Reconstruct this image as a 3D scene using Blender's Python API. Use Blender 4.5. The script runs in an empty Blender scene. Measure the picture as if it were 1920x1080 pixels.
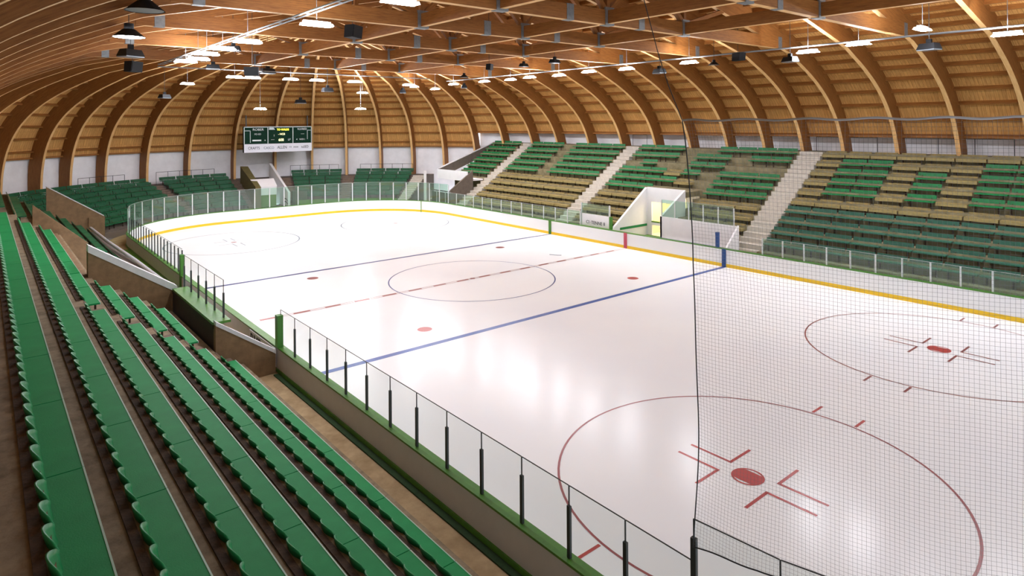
import bpy, math, random
from mathutils import Vector, Matrix
random.seed(11)
PI = math.pi
scene = bpy.context.scene
COL = scene.collection
def rad(a): return a * PI / 180
ORD = ['zeroth', 'first', 'second', 'third', 'fourth', 'fifth', 'sixth', 'seventh', 'eighth', 'ninth', 'tenth', 'eleventh', 'twelfth',
       'thirteenth', 'fourteenth', 'fifteenth', 'sixteenth', 'seventeenth', 'eighteenth', 'nineteenth', 'twentieth', 'twenty-first',
       'twenty-second', 'twenty-third', 'twenty-fourth', 'twenty-fifth', 'twenty-sixth', 'twenty-seventh', 'twenty-eighth', 'twenty-ninth', 'thirtieth',
       'thirty-first', 'thirty-second', 'thirty-third', 'thirty-fourth', 'thirty-fifth', 'thirty-sixth', 'thirty-seventh', 'thirty-eighth', 'thirty-ninth', 'fortieth']

# ------------------------------------------------------------------ materials
def srgb(h):
    h = h.lstrip('#')
    c = [int(h[i:i + 2], 16) / 255 for i in (0, 2, 4)]
    return tuple((x / 12.92 if x <= .04045 else ((x + .055) / 1.055) ** 2.4) for x in c) + (1,)
def mat(name, col, rough=.6, metal=0, spec=.5, var=0.0, vscale=3.0, var2=None, bump=0.0, bscale=20., stretch=None):
    m = bpy.data.materials.new(name); m.use_nodes = True
    nt = m.node_tree; b = nt.nodes['Principled BSDF']
    b.inputs['Roughness'].default_value = rough; b.inputs['Metallic'].default_value = metal
    b.inputs['Specular IOR Level'].default_value = spec
    c = srgb(col) if isinstance(col, str) else col
    b.inputs['Base Color'].default_value = c
    tc = nt.nodes.new('ShaderNodeTexCoord'); src = tc.outputs['Object']
    if stretch:
        mp = nt.nodes.new('ShaderNodeMapping'); mp.inputs['Scale'].default_value = stretch
        nt.links.new(src, mp.inputs['Vector']); src = mp.outputs['Vector']
    if var or var2:
        n = nt.nodes.new('ShaderNodeTexNoise'); n.inputs['Scale'].default_value = vscale; n.inputs['Detail'].default_value = 6
        n.inputs['Roughness'].default_value = .65
        nt.links.new(src, n.inputs['Vector'])
        r = nt.nodes.new('ShaderNodeValToRGB')
        c2 = srgb(var2) if var2 else tuple(x * (1 - var) for x in c[:3]) + (1,)
        r.color_ramp.elements[0].position = .32; r.color_ramp.elements[0].color = c2
        r.color_ramp.elements[1].position = .66; r.color_ramp.elements[1].color = c
        nt.links.new(n.outputs['Fac'], r.inputs['Fac']); nt.links.new(r.outputs['Color'], b.inputs['Base Color'])
    if bump:
        n2 = nt.nodes.new('ShaderNodeTexNoise'); n2.inputs['Scale'].default_value = bscale; n2.inputs['Detail'].default_value = 5
        nt.links.new(src, n2.inputs['Vector'])
        bp = nt.nodes.new('ShaderNodeBump'); bp.inputs['Strength'].default_value = bump; bp.inputs['Distance'].default_value = .02
        nt.links.new(n2.outputs['Fac'], bp.inputs['Height']); nt.links.new(bp.outputs['Normal'], b.inputs['Normal'])
    return m
def emis(name, col, strength):
    m = bpy.data.materials.new(name); m.use_nodes = True
    nt = m.node_tree; nt.nodes.clear()
    e = nt.nodes.new('ShaderNodeEmission'); e.inputs['Color'].default_value = srgb(col); e.inputs['Strength'].default_value = strength
    o = nt.nodes.new('ShaderNodeOutputMaterial'); nt.links.new(e.outputs[0], o.inputs[0])
    return m
def wood(name, base, dark, light, lam=.045, lamdark=.75, rough=.55, plank=None):
    """UV in metres: u along the grain, v across. laminations/planks run along u."""
    m = bpy.data.materials.new(name); m.use_nodes = True
    nt = m.node_tree; b = nt.nodes['Principled BSDF']; L = nt.links
    b.inputs['Roughness'].default_value = rough; b.inputs['Specular IOR Level'].default_value = .3
    uv = nt.nodes.new('ShaderNodeUVMap')
    mp = nt.nodes.new('ShaderNodeMapping'); mp.inputs['Scale'].default_value = (.7, 9, 1); L.new(uv.outputs[0], mp.inputs[0])
    n = nt.nodes.new('ShaderNodeTexNoise'); n.inputs['Scale'].default_value = 2.2; n.inputs['Detail'].default_value = 8; n.inputs['Roughness'].default_value = .7
    L.new(mp.outputs[0], n.inputs['Vector'])
    r = nt.nodes.new('ShaderNodeValToRGB'); r.color_ramp.elements[0].position = .3; r.color_ramp.elements[0].color = srgb(dark)
    r.color_ramp.elements[1].position = .72; r.color_ramp.elements[1].color = srgb(light)
    e = r.color_ramp.elements.new(.5); e.color = srgb(base)
    L.new(n.outputs['Fac'], r.inputs['Fac'])
    br = nt.nodes.new('ShaderNodeTexBrick')
    br.inputs['Scale'].default_value = 1.0; br.inputs['Brick Width'].default_value = plank[0] if plank else 3.2
    br.inputs['Row Height'].default_value = plank[1] if plank else lam
    br.inputs['Mortar Size'].default_value = plank[2] if plank else .002
    br.inputs['Mortar Smooth'].default_value = .1
    br.inputs['Color1'].default_value = (1, 1, 1, 1); br.inputs['Color2'].default_value = (lamdark, lamdark, lamdark, 1); br.inputs['Mortar'].default_value = (.5, .45, .4, 1) if plank else (.72, .68, .64, 1)
    L.new(uv.outputs[0], br.inputs['Vector'])
    mx = nt.nodes.new('ShaderNodeMix'); mx.data_type = 'RGBA'; mx.blend_type = 'MULTIPLY'; mx.inputs['Factor'].default_value = 1
    L.new(r.outputs['Color'], mx.inputs[6]); L.new(br.outputs['Color'], mx.inputs[7])
    L.new(mx.outputs[2], b.inputs['Base Color'])
    return m
def glassmat(name, tint, haze=.06, gloss=.09):
    m = bpy.data.materials.new(name); m.use_nodes = True
    nt = m.node_tree; nt.nodes.clear(); L = nt.links
    t = nt.nodes.new('ShaderNodeBsdfTransparent'); t.inputs['Color'].default_value = srgb(tint)
    g = nt.nodes.new('ShaderNodeBsdfGlossy'); g.inputs['Roughness'].default_value = .04; g.inputs['Color'].default_value = (1, 1, 1, 1)
    d = nt.nodes.new('ShaderNodeBsdfDiffuse'); d.inputs['Color'].default_value = srgb('#dfe9e4')
    m1 = nt.nodes.new('ShaderNodeMixShader'); m1.inputs[0].default_value = haze; L.new(t.outputs[0], m1.inputs[1]); L.new(d.outputs[0], m1.inputs[2])
    m2 = nt.nodes.new('ShaderNodeMixShader'); m2.inputs[0].default_value = gloss; L.new(m1.outputs[0], m2.inputs[1]); L.new(g.outputs[0], m2.inputs[2])
    o = nt.nodes.new('ShaderNodeOutputMaterial'); L.new(m2.outputs[0], o.inputs[0])
    return m

M = {}
def icemat():
    m = mat('ice', '#f3f5f8', rough=.25, spec=.13)
    nt = m.node_tree; b = nt.nodes['Principled BSDF']; L = nt.links
    tc = nt.nodes.new('ShaderNodeTexCoord')
    n = nt.nodes.new('ShaderNodeTexNoise'); n.inputs['Scale'].default_value = .16; n.inputs['Detail'].default_value = 5
    L.new(tc.outputs['Object'], n.inputs['Vector'])
    r = nt.nodes.new('ShaderNodeValToRGB'); r.color_ramp.elements[0].position = .35; r.color_ramp.elements[0].color = srgb('#f0f2f6')
    r.color_ramp.elements[1].position = .6; r.color_ramp.elements[1].color = srgb('#f5f7f9')
    L.new(n.outputs['Fac'], r.inputs['Fac']); L.new(r.outputs['Color'], b.inputs['Base Color'])
    n2 = nt.nodes.new('ShaderNodeTexNoise'); n2.inputs['Scale'].default_value = .25; n2.inputs['Detail'].default_value = 3
    L.new(tc.outputs['Object'], n2.inputs['Vector'])
    r2 = nt.nodes.new('ShaderNodeMapRange'); r2.inputs['To Min'].default_value = .17; r2.inputs['To Max'].default_value = .27
    L.new(n2.outputs['Fac'], r2.inputs['Value']); L.new(r2.outputs[0], b.inputs['Roughness'])
    return m
M['ice'] = icemat()
M['board'] = mat('white_board', '#eef0f1', .35, spec=.35)
M['yellow'] = mat('yellow_kick', '#e8bf1c', .4)
M['cap'] = mat('green_cap', '#4f8a2c', .45, var=.25, vscale=6)
M['boardback'] = mat('grey_board_back', '#d6d6dc', .6, var=.06, vscale=2)
M['turf'] = mat('green_mat', '#57851f', .9, var=.35, vscale=9)
M['darkturf'] = mat('dark_green_mat', '#22401a', .95, var=.3, vscale=9)
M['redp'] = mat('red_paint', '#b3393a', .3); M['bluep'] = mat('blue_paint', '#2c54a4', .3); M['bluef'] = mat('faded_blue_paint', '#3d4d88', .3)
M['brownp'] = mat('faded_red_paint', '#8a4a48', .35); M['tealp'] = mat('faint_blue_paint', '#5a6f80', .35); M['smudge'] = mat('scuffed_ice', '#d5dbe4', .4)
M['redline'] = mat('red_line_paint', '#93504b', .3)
M['redring'] = mat('dark_red_line', '#94444a', .3)
M['redpost'] = mat('red_post', '#c0475a', .5); M['bluepost'] = mat('blue_post', '#214a86', .5); M['greenpost'] = mat('green_post', '#3f7d22', .5)
M['white'] = mat('white_painted_wall', '#e9e8ea', .7, var=.06, vscale=1.5)
M['whitecap'] = mat('white_coping', '#dcdde0', .6, var=.12, vscale=4)
M['band'] = mat('white_block_wall', '#f6f5f8', .8, var=.1, vscale=1.2)
M['bandgrey'] = mat('grey_block_wall', '#b4b6ba', .8, var=.12, vscale=1.2)
M['brownwall'] = mat('brown_concrete', '#8c7050', .85, var=.3, vscale=3, bump=.2)
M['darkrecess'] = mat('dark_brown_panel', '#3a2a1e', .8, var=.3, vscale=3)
M['tan'] = mat('tan_concrete', '#9a8a70', .9, var2='#6f5f48', vscale=2.6, bump=.35, bscale=14)
M['walk'] = mat('sandy_concrete', '#b8a07a', .9, var2='#957d59', vscale=1.8, bump=.3, bscale=10)
M['riser'] = mat('dark_riser', '#4b3a2d', .95, var=.5, vscale=7, bump=.5, bscale=18)
M['rconc'] = mat('grey_tan_concrete', '#8f8668', .9, var2='#6f6648', vscale=2.2, bump=.3, bscale=12)
M['step'] = mat('pale_step_concrete', '#c9c2b6', .85, var=.2, vscale=5)
M['brownstep'] = mat('brown_step_concrete', '#7d6b5d', .9, var=.35, vscale=6)
M['olive'] = mat('olive_concrete', '#70673a', .85, var=.3, vscale=4)
M['greyconc'] = mat('grey_concrete', '#6d6259', .85, var=.25, vscale=3)
M['bgreen'] = mat('green_bench_plank', '#229455', .6, spec=.12, var=.13, vscale=2.5, bump=.1, bscale=60)
M['bback'] = mat('green_moulded_back', '#1f8a4e', .4, spec=.35, var=.22, vscale=7)
M['strip'] = mat('pale_edge_strip', '#a9c9b8', .5)
M['rail'] = mat('weathered_brown_rail', '#5b4636', .9, var=.55, vscale=8, bump=.5, bscale=25)
M['steel'] = mat('galvanised_steel', '#85898b', .6, metal=.2); M['darksteel'] = mat('dark_steel', '#3f4444', .45, metal=.5)
M['alu'] = mat('pale_aluminium', '#cfd4d4', .4, metal=.3)
M['plate'] = mat('steel_plate', '#8b9092', .5, metal=.5, var=.25, vscale=8)
M['black'] = mat('black_plastic', '#0b0c0e', .6, spec=.2); M['darkgrey'] = mat('dark_grey_metal', '#15171a', .6, spec=.2); M['lens'] = mat('grey_lens', '#7d858b', .3)
M['sgreen'] = mat('stand_seat_green', '#1b8a4d', .5, spec=.3, var=.25, vscale=5); M['sgreen2'] = mat('stand_back_green', '#167a42', .5, spec=.3, var=.35, vscale=5)
M['sdark'] = mat('dark_seat_green', '#3b7560', .55, spec=.25, var=.25, vscale=5); M['sdark2'] = mat('dark_back_green', '#2f5f4d', .6, spec=.25, var=.3, vscale=5)
M['egreen'] = mat('end_seat_green', '#1d6b43', .55, spec=.3, var=.35, vscale=5); M['egreen2'] = mat('end_back_green', '#185b38', .55, spec=.3, var=.4, vscale=5)
M['stan'] = mat('olive_tan_seat', '#a3925c', .7, var=.3, vscale=5); M['stan2'] = mat('olive_tan_back', '#917f4b', .75, var=.35, vscale=5)
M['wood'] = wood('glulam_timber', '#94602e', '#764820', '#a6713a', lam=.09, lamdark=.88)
M['woodlit'] = wood('glulam_lit_soffit', '#e0b378', '#cf9e60', '#ecc690', lam=.3, lamdark=.97)  # same glulam in a paler colour: ice bounce light painted onto the undersides
M['deck'] = wood('roof_planks', '#d29d5a', '#a9733a', '#e2b26e', plank=(2.6, .19, .008), lamdark=.84, rough=.8)
M['purlin'] = wood('roof_purlin', '#96622f', '#784a20', '#a8743c', lam=.2, lamdark=.92)
M['glass'] = glassmat('clear_glass', '#f8fbfa', .015, .025)
M['glassg'] = glassmat('greenish_glass', '#e0f2e8', .035, .035)
M['lamp'] = emis('lamp_panel', '#f4f6ff', 62.0)
M['floodlens'] = emis('lit_flood_lens', '#f4f6ff', 12.0)
M['lampdim'] = emis('dim_lamp_panel', '#f2f4ff', 3.0)
M['cream'] = mat('cream_wall', '#f1e6c6', .8)
M['roomlamp'] = emis('room_lamp', '#fff0d8', 7)
M['scgreen'] = mat('scoreboard_green', '#0f3324', .6, spec=.1, var=.25, vscale=4); M['scdark'] = mat('scoreboard_dark', '#0f2320', .6, spec=.1)
M['scframe'] = mat('scoreboard_frame', '#b9c3c2', .4, metal=.3); M['scwhite'] = mat('scoreboard_banner', '#e4e4ee', .5)
M['ltyellow'] = emis('yellow_digits', '#ffe24a', 1.1); M['ltwhite'] = mat('white_letters', '#e8ecec', .5); M['ltblack'] = mat('black_letters', '#1d2129', .6)
M['ltcream'] = emis('cream_digits', '#f3e3a6', .9)
M['cord'] = mat('net_cord', '#75787a', .8); M['rope'] = mat('grey_rope', '#b9bcc0', .8); M['edgecord'] = mat('net_edge_cord', '#2f3438', .8)

# ------------------------------------------------------------------ mesh builder
class MB:
    def __init__(s): s.v = []; s.f = []; s.uv = None; s.fm = []
    def quad(s, a, b, c, d, uv=None, mi=0):
        n = len(s.v); s.v += [tuple(a), tuple(b), tuple(c), tuple(d)]; s.f.append((n, n + 1, n + 2, n + 3)); s.fm.append(mi)
        if s.uv is None: s.uv = []
        s.uv.append(uv)
    def tri(s, a, b, c):
        n = len(s.v); s.v += [tuple(a), tuple(b), tuple(c)]; s.f.append((n, n + 1, n + 2)); s.fm.append(0)
        if s.uv is None: s.uv = []
        s.uv.append(None)
    def ngon(s, pts):
        n = len(s.v); s.v += [tuple(p) for p in pts]; s.f.append(tuple(range(n, n + len(pts)))); s.fm.append(0)
        if s.uv is None: s.uv = []
        s.uv.append(None)
    def hexa(s, P, mi=0, uvs=None):
        """P: 8 points, bottom ring 0-3 then top ring 4-7"""
        n = len(s.v); s.v += [tuple(p) for p in P]
        F = [(0, 3, 2, 1), (4, 5, 6, 7), (0, 1, 5, 4), (1, 2, 6, 5), (2, 3, 7, 6), (3, 0, 4, 7)]
        if s.uv is None: s.uv = []
        for f in F:
            s.f.append(tuple(n + i for i in f)); s.fm.append(mi)
            # metric uv, u along the longer side
            p = [Vector(P[i]) for i in f]
            l1 = (p[1] - p[0]).length; l2 = (p[3] - p[0]).length
            if l1 >= l2: s.uv.append([(0, 0), (l1, 0), (l1, l2), (0, l2)])
            else: s.uv.append([(0, 0), (0, l1), (l2, l1), (l2, 0)])
        return s
    def box(s, x0, x1, y0, y1, z0, z1, mi=0):
        return s.hexa([(x0, y0, z0), (x1, y0, z0), (x1, y1, z0), (x0, y1, z0), (x0, y0, z1), (x1, y0, z1), (x1, y1, z1), (x0, y1, z1)], mi)
    def bar(s, a, b, w, h, upv=(0, 0, 1)):
        a = Vector(a); b = Vector(b); d = (b - a).normalized(); u = Vector(upv)
        sd = d.cross(u)
        if sd.length < 1e-4: sd = d.cross(Vector((1, 0, 0)))
        sd.normalize(); up = sd.cross(d).normalized()
        sd *= w / 2; up *= h / 2
        return s.hexa([a - sd - up, a + sd - up, b + sd - up, b - sd - up, a - sd + up, a + sd + up, b + sd + up, b - sd + up])
    def tube(s, pts, r, n=6, cap=True):
        pts = [Vector(p) for p in pts]; base = len(s.v); k = len(pts)
        if s.uv is None: s.uv = []
        up = None
        for i, p in enumerate(pts):
            d = (pts[min(i + 1, k - 1)] - pts[max(i - 1, 0)]).normalized()
            ref = Vector((0, 0, 1)) if abs(d.z) < .9 else Vector((1, 0, 0))
            a = d.cross(ref).normalized(); b = d.cross(a)
            for j in range(n):
                t = 2 * PI * j / n
                s.v.append(tuple(p + a * (r * math.cos(t)) + b * (r * math.sin(t))))
        for i in range(k - 1):
            for j in range(n):
                q = (base + i * n + j, base + i * n + (j + 1) % n, base + (i + 1) * n + (j + 1) % n, base + (i + 1) * n + j)
                s.f.append(q); s.fm.append(0); s.uv.append(None)
        if cap:
            s.f.append(tuple(base + j for j in range(n))); s.fm.append(0); s.uv.append(None)
            s.f.append(tuple(base + (k - 1) * n + j for j in range(n))); s.fm.append(0); s.uv.append(None)
        return s
    def cyl(s, c, r, z0, z1, n=20):
        return s.tube([(c[0], c[1], z0), (c[0], c[1], z1)], r, n)
    def mesh(s, name, mats, off=(0, 0, 0), smooth=False):
        me = bpy.data.meshes.new(name)
        o = off
        me.from_pydata([(x - o[0], y - o[1], z - o[2]) for x, y, z in s.v], [], s.f)
        for m in (mats if isinstance(mats, (list, tuple)) else [mats]): me.materials.append(m)
        if any(s.fm): me.polygons.foreach_set('material_index', s.fm)
        if s.uv and any(u for u in s.uv):
            l = me.uv_layers.new(name='UVMap'); dat = []
            for f, u in zip(s.f, s.uv):
                if u: 
                    for q in u: dat += [q[0], q[1]]
                else: dat += [0.0, 0.0] * len(f)
            l.data.foreach_set('uv', dat)
        if smooth: me.polygons.foreach_set('use_smooth', [True] * len(me.polygons))
        me.update()
        return me
    def build(s, name, mats, parent=None, off=None, smooth=False, label=None):
        if off is None: off = tuple(parent.location) if parent else None
        if off is None:
            xs = [v[0] for v in s.v]; ys = [v[1] for v in s.v]; zs = [v[2] for v in s.v]
            off = ((min(xs) + max(xs)) / 2, (min(ys) + max(ys)) / 2, min(zs))
            me = s.mesh(name, mats, off, smooth); o = bpy.data.objects.new(name, me); o.location = off
        else:
            if parent and parent.parent: off = tuple(Vector(off) + parent.parent.location)
            me = s.mesh(name, mats, off, smooth); o = bpy.data.objects.new(name, me)
        COL.objects.link(o)
        if parent: o.parent = parent
        if label: o['label'] = label
        return o
def tag(o, label, cat, group=None, kind=None):
    o['label'] = label; o['category'] = cat
    if group: o['group'] = group
    if kind: o['kind'] = kind
    return o
def empty(name, loc, label, cat, group=None, rz=0, kind=None):
    o = bpy.data.objects.new(name, None); o.empty_display_size = .2; COL.objects.link(o)
    o.location = loc; o.rotation_euler = (0, 0, rz)
    return tag(o, label, cat, group, kind)
def struct(o, label, cat='wall'): return tag(o, label, cat, None, 'structure')
def copy_tree(root, kids, loc, rz, label, group, mats=None):
    r = root.copy(); COL.objects.link(r); r.location = loc; r.rotation_euler = (0, 0, rz); r['label'] = label; r['group'] = group
    for k in kids:
        c = k.copy(); c.parent = r; COL.objects.link(c)
    return r

# ------------------------------------------------------------------ rink outline (inner board face)
WR, WL, YE, RC = 12.93, -13.05, 30.2, 8.5
def arc(cx, cy, r, a0, a1, n): return [(cx + r * math.cos(rad(a0 + (a1 - a0) * i / n)), cy + r * math.sin(rad(a0 + (a1 - a0) * i / n))) for i in range(n + 1)]
def straight(x0, y0, x1, y1, n): return [(x0 + (x1 - x0) * i / n, y0 + (y1 - y0) * i / n) for i in range(n + 1)]
ycn = YE - RC
YN, RN = -30.4, 7.0
P_right = straight(WR, -23.0, WR, ycn, 38)
P_end = arc(WR - RC, ycn, RC, 0, 90, 12)[:] + straight(WR - RC, YE, WL + RC, YE, 7)[1:] + arc(WL + RC, ycn, RC, 90, 180, 12)[1:]
P_left_far = straight(WL, ycn, WL, -1.24, 19)
P_left_bench = straight(WL, -1.24, WL, -7.05, 5)
P_left_near = straight(WL, -7.05, WL, YN + RN, 13)
P_corner = arc(WL + RN, YN + RN, RN, 180, 250, 12)
def outward(pts):
    out = []
    for i in range(len(pts)):
        a = pts[max(i - 1, 0)]; b = pts[min(i + 1, len(pts) - 1)]
        dx, dy = b[0] - a[0], b[1] - a[1]; l = math.hypot(dx, dy)
        out.append((dy / l, -dx / l))          # path runs anticlockwise seen from above: outward is to the right
    return out
def sweep(mb, pts, prof, close=True):
    """prof: list of (offset outward, z) closed ring"""
    ns = outward(pts); n = len(prof); base = len(mb.v)
    if mb.uv is None: mb.uv = []
    for p, q in zip(pts, ns):
        for o, z in prof: mb.v.append((p[0] + q[0] * o, p[1] + q[1] * o, z))
    for i in range(len(pts) - 1):
        for j in range(n):
            mb.f.append((base + i * n + j, base + i * n + (j + 1) % n, base + (i + 1) * n + (j + 1) % n, base + (i + 1) * n + j)); mb.fm.append(0); mb.uv.append(None)
    for e in (0, len(pts) - 1):
        mb.f.append(tuple(base + e * n + j for j in range(n))); mb.fm.append(0); mb.uv.append(None)
    return mb

# ------------------------------------------------------------------ floor, ice and markings
outl = P_right + P_end[1:] + P_left_far[1:] + P_left_bench[1:] + P_left_near[1:] + P_corner[1:]
ice = MB(); ice.ngon([(x, y, 0) for x, y in outl] + [(WR, YN, 0)])
floor = ice.build('floor', M['ice'], off=(0, 0, 0)); struct(floor, 'white ice sheet with painted hockey lines inside the boards', 'ice')
def mark(name, mb, m): return mb.build(name, m, floor, off=(0, 0, 0))
def flat(mb, x0, x1, y0, y1, z=.004): mb.quad((x0, y0, z), (x1, y0, z), (x1, y1, z), (x0, y1, z)); return mb
def ring(mb, cx, cy, r, w, z=.004, n=96):
    for i in range(n):
        a, b = 2 * PI * i / n, 2 * PI * (i + 1) / n
        mb.quad((cx + (r - w / 2) * math.cos(a), cy + (r - w / 2) * math.sin(a), z), (cx + (r + w / 2) * math.cos(a), cy + (r + w / 2) * math.sin(a), z),
                (cx + (r + w / 2) * math.cos(b), cy + (r + w / 2) * math.sin(b), z), (cx + (r - w / 2) * math.cos(b), cy + (r - w / 2) * math.sin(b), z))
    return mb
def disc(mb, cx, cy, r, z=.005, n=32, sy=1): mb.ngon([(cx + r * math.cos(2 * PI * i / n), cy + r * sy * math.sin(2 * PI * i / n), z) for i in range(n)]); return mb
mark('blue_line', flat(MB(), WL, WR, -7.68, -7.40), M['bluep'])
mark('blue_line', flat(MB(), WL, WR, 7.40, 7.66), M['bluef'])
cl = MB(); flat(cl, WL, WR, -.12, -.075); flat(cl, WL, WR, .075, .12)
x = WL
while x < WR - .5:
    flat(cl, x, min(x + .78, WR), -.12, .12, .005); x += 1.5
mark('center_line', cl, M['redline'])
mark('center_circle', ring(MB(), 0, 0, 4.57, .07), M['bluef'])
mark('center_spot', disc(MB(), 0, 0, .16), M['brownp'])
DX = 6.7
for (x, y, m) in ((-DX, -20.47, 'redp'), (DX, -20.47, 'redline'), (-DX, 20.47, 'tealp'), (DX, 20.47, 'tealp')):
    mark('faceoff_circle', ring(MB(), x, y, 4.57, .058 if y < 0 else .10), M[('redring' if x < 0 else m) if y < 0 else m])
    h = MB()
    for sx in (-1, 1):
        for sy in (-1, 1):
            if y < 0: flat(h, x + sx * 4.6 - (.32 if sx < 0 else -.0) - (.3 if sx < 0 else 0), x + sx * 4.6 + (.62 if sx > 0 else 0), y + sy * .6 - .04, y + sy * .6 + .04)
            flat(h, min(x + sx * .3, x + sx * 1.2), max(x + sx * .3, x + sx * 1.2), y + sy * .64 - .04, y + sy * .64 + .04)
            flat(h, x + sx * .28 - .04, x + sx * .28 + .04, min(y + sy * .6, y + sy * 1.8), max(y + sy * .6, y + sy * 1.8))
    if y < 0 or x < 0: mark('hash_marks', h, M['redp'] if x < 0 and y < 0 else (M['brownp'] if y < 0 else M['tealp']))
    d = MB()
    if y < 0:
        d2 = ring(MB(), x, y, .36, .05, .006)
        n = 40; pts = []
        for i in range(n):
            a = 2 * PI * i / n; pts.append((x + max(-.26, min(.26, .34 * math.cos(a))), y + .34 * math.sin(a), .005))
        d.ngon(pts)
        for v in d2.f: pass
        mark('faceoff_spot', d, M['redp']); mark('spot_ring', d2, M['redp'])
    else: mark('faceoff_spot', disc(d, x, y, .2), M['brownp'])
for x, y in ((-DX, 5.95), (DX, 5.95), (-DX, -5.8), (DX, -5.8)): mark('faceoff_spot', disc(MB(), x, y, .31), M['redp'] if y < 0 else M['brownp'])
mark('ice_scuff', disc(MB(), -.2, 24.6, 1.5, .003, 40, .8), M['smudge'])
s = MB(); s.tube([(7.6, 1.9, .01), (7.85, 1.35, .01), (8.0, 1.2, .01)], .02, 5); mark('ice_scratch', s, M['tealp'])

# concrete walkway around the boards, at z=.25
allp = P_right + P_end[1:] + P_left_far[1:] + P_left_bench[1:] + P_left_near[1:]
w = MB(); sweep(w, allp, [(.14, .05), (1.7, .05), (1.7, .25), (.14, .25)])
o = w.build('floor', M['walk'], off=(0, 0, 0)); struct(o, 'concrete walkway between the rink boards and the stands', 'walkway')
w = MB(); sweep(w, P_right[-3:] + P_end[1:-4], [(1.65, .05), (8.6, .05), (8.6, .24), (1.65, .24)])
o = w.build('floor', M['greyconc'], off=(0, 0, 0)); struct(o, 'grey concrete floor behind the end boards below the scoreboard', 'floor')

# ------------------------------------------------------------------ boards
def boards(pts, label, back=True, mats=None):
    mid = pts[len(pts) // 2]
    t = empty('dasher_boards', (mid[0], mid[1], 0), label, 'rink boards', 'rink boards around the ice')
    sweep(MB(), pts, [(0, .0), (.10, .0), (.10, 1.03), (0, 1.03)]).build('board_panel', M['board'], t)
    sweep(MB(), pts, [(-.015, .0), (-.002, .0), (-.002, .2), (-.015, .2)]).build('kick_strip', M['yellow'], t)
    sweep(MB(), pts, [(-.02, 1.03), (.225, 1.03), (.225, 1.075), (-.02, 1.075)]).build('cap_rail', M['cap'], t)
    if back: sweep(MB(), pts, [(.11, .27), (.2, .27), (.2, 1.03), (.11, 1.03)]).build('back_panel', M['boardback'], t)
    sweep(MB(), pts, [(.2, .27), (.27, .27), (.24, .34), (.2, .34)]).build('base_rail', M['cap'], t)
    return t
B_right = boards(P_right, 'long white rink boards with yellow kick strip across the ice below the opposite stand')
B_end = boards(P_end, 'curved white rink boards with yellow kick strip below the scoreboard end')
B_lf = boards(P_left_far, 'rink boards seen from outside with dense glass posts, beside the green mat')
B_lb = boards(P_left_bench, 'rink boards with grey lettered back inside the players box')
B_ln = boards(P_left_near, 'grey backed rink boards with green cap along the scalloped benches')
B_c = boards(P_corner, 'curved rink boards under the netting at the bottom corner')
for (x, y, m, lab) in ((WR - .03, -7.54, 'bluepost', 'blue upright strip on the white boards at the blue line under the net'),
                      (WR - .03, 0, 'redpost', 'red upright strip on the white boards at the centre line'),
                      (WR - .03, 7.54, 'greenpost', 'green upright strip on the white boards at the far blue line')):
    tag(MB().box(x - .02, x + .02, y - .13, y + .13, .02, 1.06).build('marker_strip', M[m]), lab, 'marker strip')
tag(MB().box(WR + .02, WR + .2, -7.12, -6.94, 1.08, 1.98).build('padded_post', M['bluepost']), 'blue padded post standing on the opposite boards beside the bench box', 'padded post')
tag(MB().box(-13.3, -13.1, -7.12, -6.9, 1.08, 2.15).build('padded_post', M['greenpost']), 'green padded post on the boards at the brown wall corner', 'padded post')
tag(MB().box(-13.3, -13.1, 6.5, 6.75, .3, 2.1).build('padded_post', M['greenpost']), 'green padded post at the far end of the players box glass', 'padded post')
tag(MB().box(12.0, 12.04, 24.9, 24.98, .0, 1.06).build('gate_seam', M['greenpost']), 'thin green gate seam in the white corner boards', 'gate seam')

# ------------------------------------------------------------------ glass panels (one thing per bay)
def pathlen(pts):
    L = [0]
    for a, b in zip(pts, pts[1:]): L.append(L[-1] + math.hypot(b[0] - a[0], b[1] - a[1]))
    return L
def at(pts, L, s):
    for i in range(len(L) - 1):
        if s <= L[i + 1] + 1e-9:
            t = (s - L[i]) / (L[i + 1] - L[i]); a, b = pts[i], pts[i + 1]
            return (a[0] + (b[0] - a[0]) * t, a[1] + (b[1] - a[1]) * t)
    return pts[-1]
def glass_run(pts, pitch, zt, post, label, group, pz=None, gm='glass', pm='alu', z0=1.08, off=.11, lastpost=True, pw=.05):
    L = pathlen(pts); n = max(1, round(L[-1] / pitch)); ns = outward(pts)
    P = [at(pts, L, L[-1] * i / n) for i in range(n + 1)]; N = outward(P)
    Q = [(p[0] + q[0] * off, p[1] + q[1] * off) for p, q in zip(P, N)]
    for i in range(n):
        a, b = Q[i], Q[i + 1]; d = Vector((b[0] - a[0], b[1] - a[1], 0)).normalized(); s = Vector((d.y, -d.x, 0)) * .007
        A = Vector((a[0], a[1], z0)) + d * .012; Bv = Vector((b[0], b[1], z0)) - d * .012; up = Vector((0, 0, zt - z0))
        t = empty('glass_panel', ((a[0] + b[0]) / 2, (a[1] + b[1]) / 2, z0), label(i, n), 'rink glass', group)
        MB().hexa([A - s, A + s, Bv + s, Bv - s, A - s + up, A + s + up, Bv + s + up, Bv - s + up]).build('pane', M[gm], t)
        e = MB()   # thin polished edge at the top of the pane
        e.bar(A + up, Bv + up, .016, .012); e.build('pane_edge', M['darksteel' if pm == 'darksteel' else 'alu'], t)
        for q in ([a, b] if (i == n - 1 and lastpost) else [a]):
            MB().bar((q[0], q[1], z0), (q[0], q[1], pz or zt), pw, pw * 1.4, (d.x, d.y, 0)).build('post', M[pm], t)
            if pz and pz < zt - .2 and pm == 'darksteel': MB().bar((q[0], q[1], pz), (q[0], q[1], zt), .018, .02, (d.x, d.y, 0)).build('post_tip', M['darksteel'], t)
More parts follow.
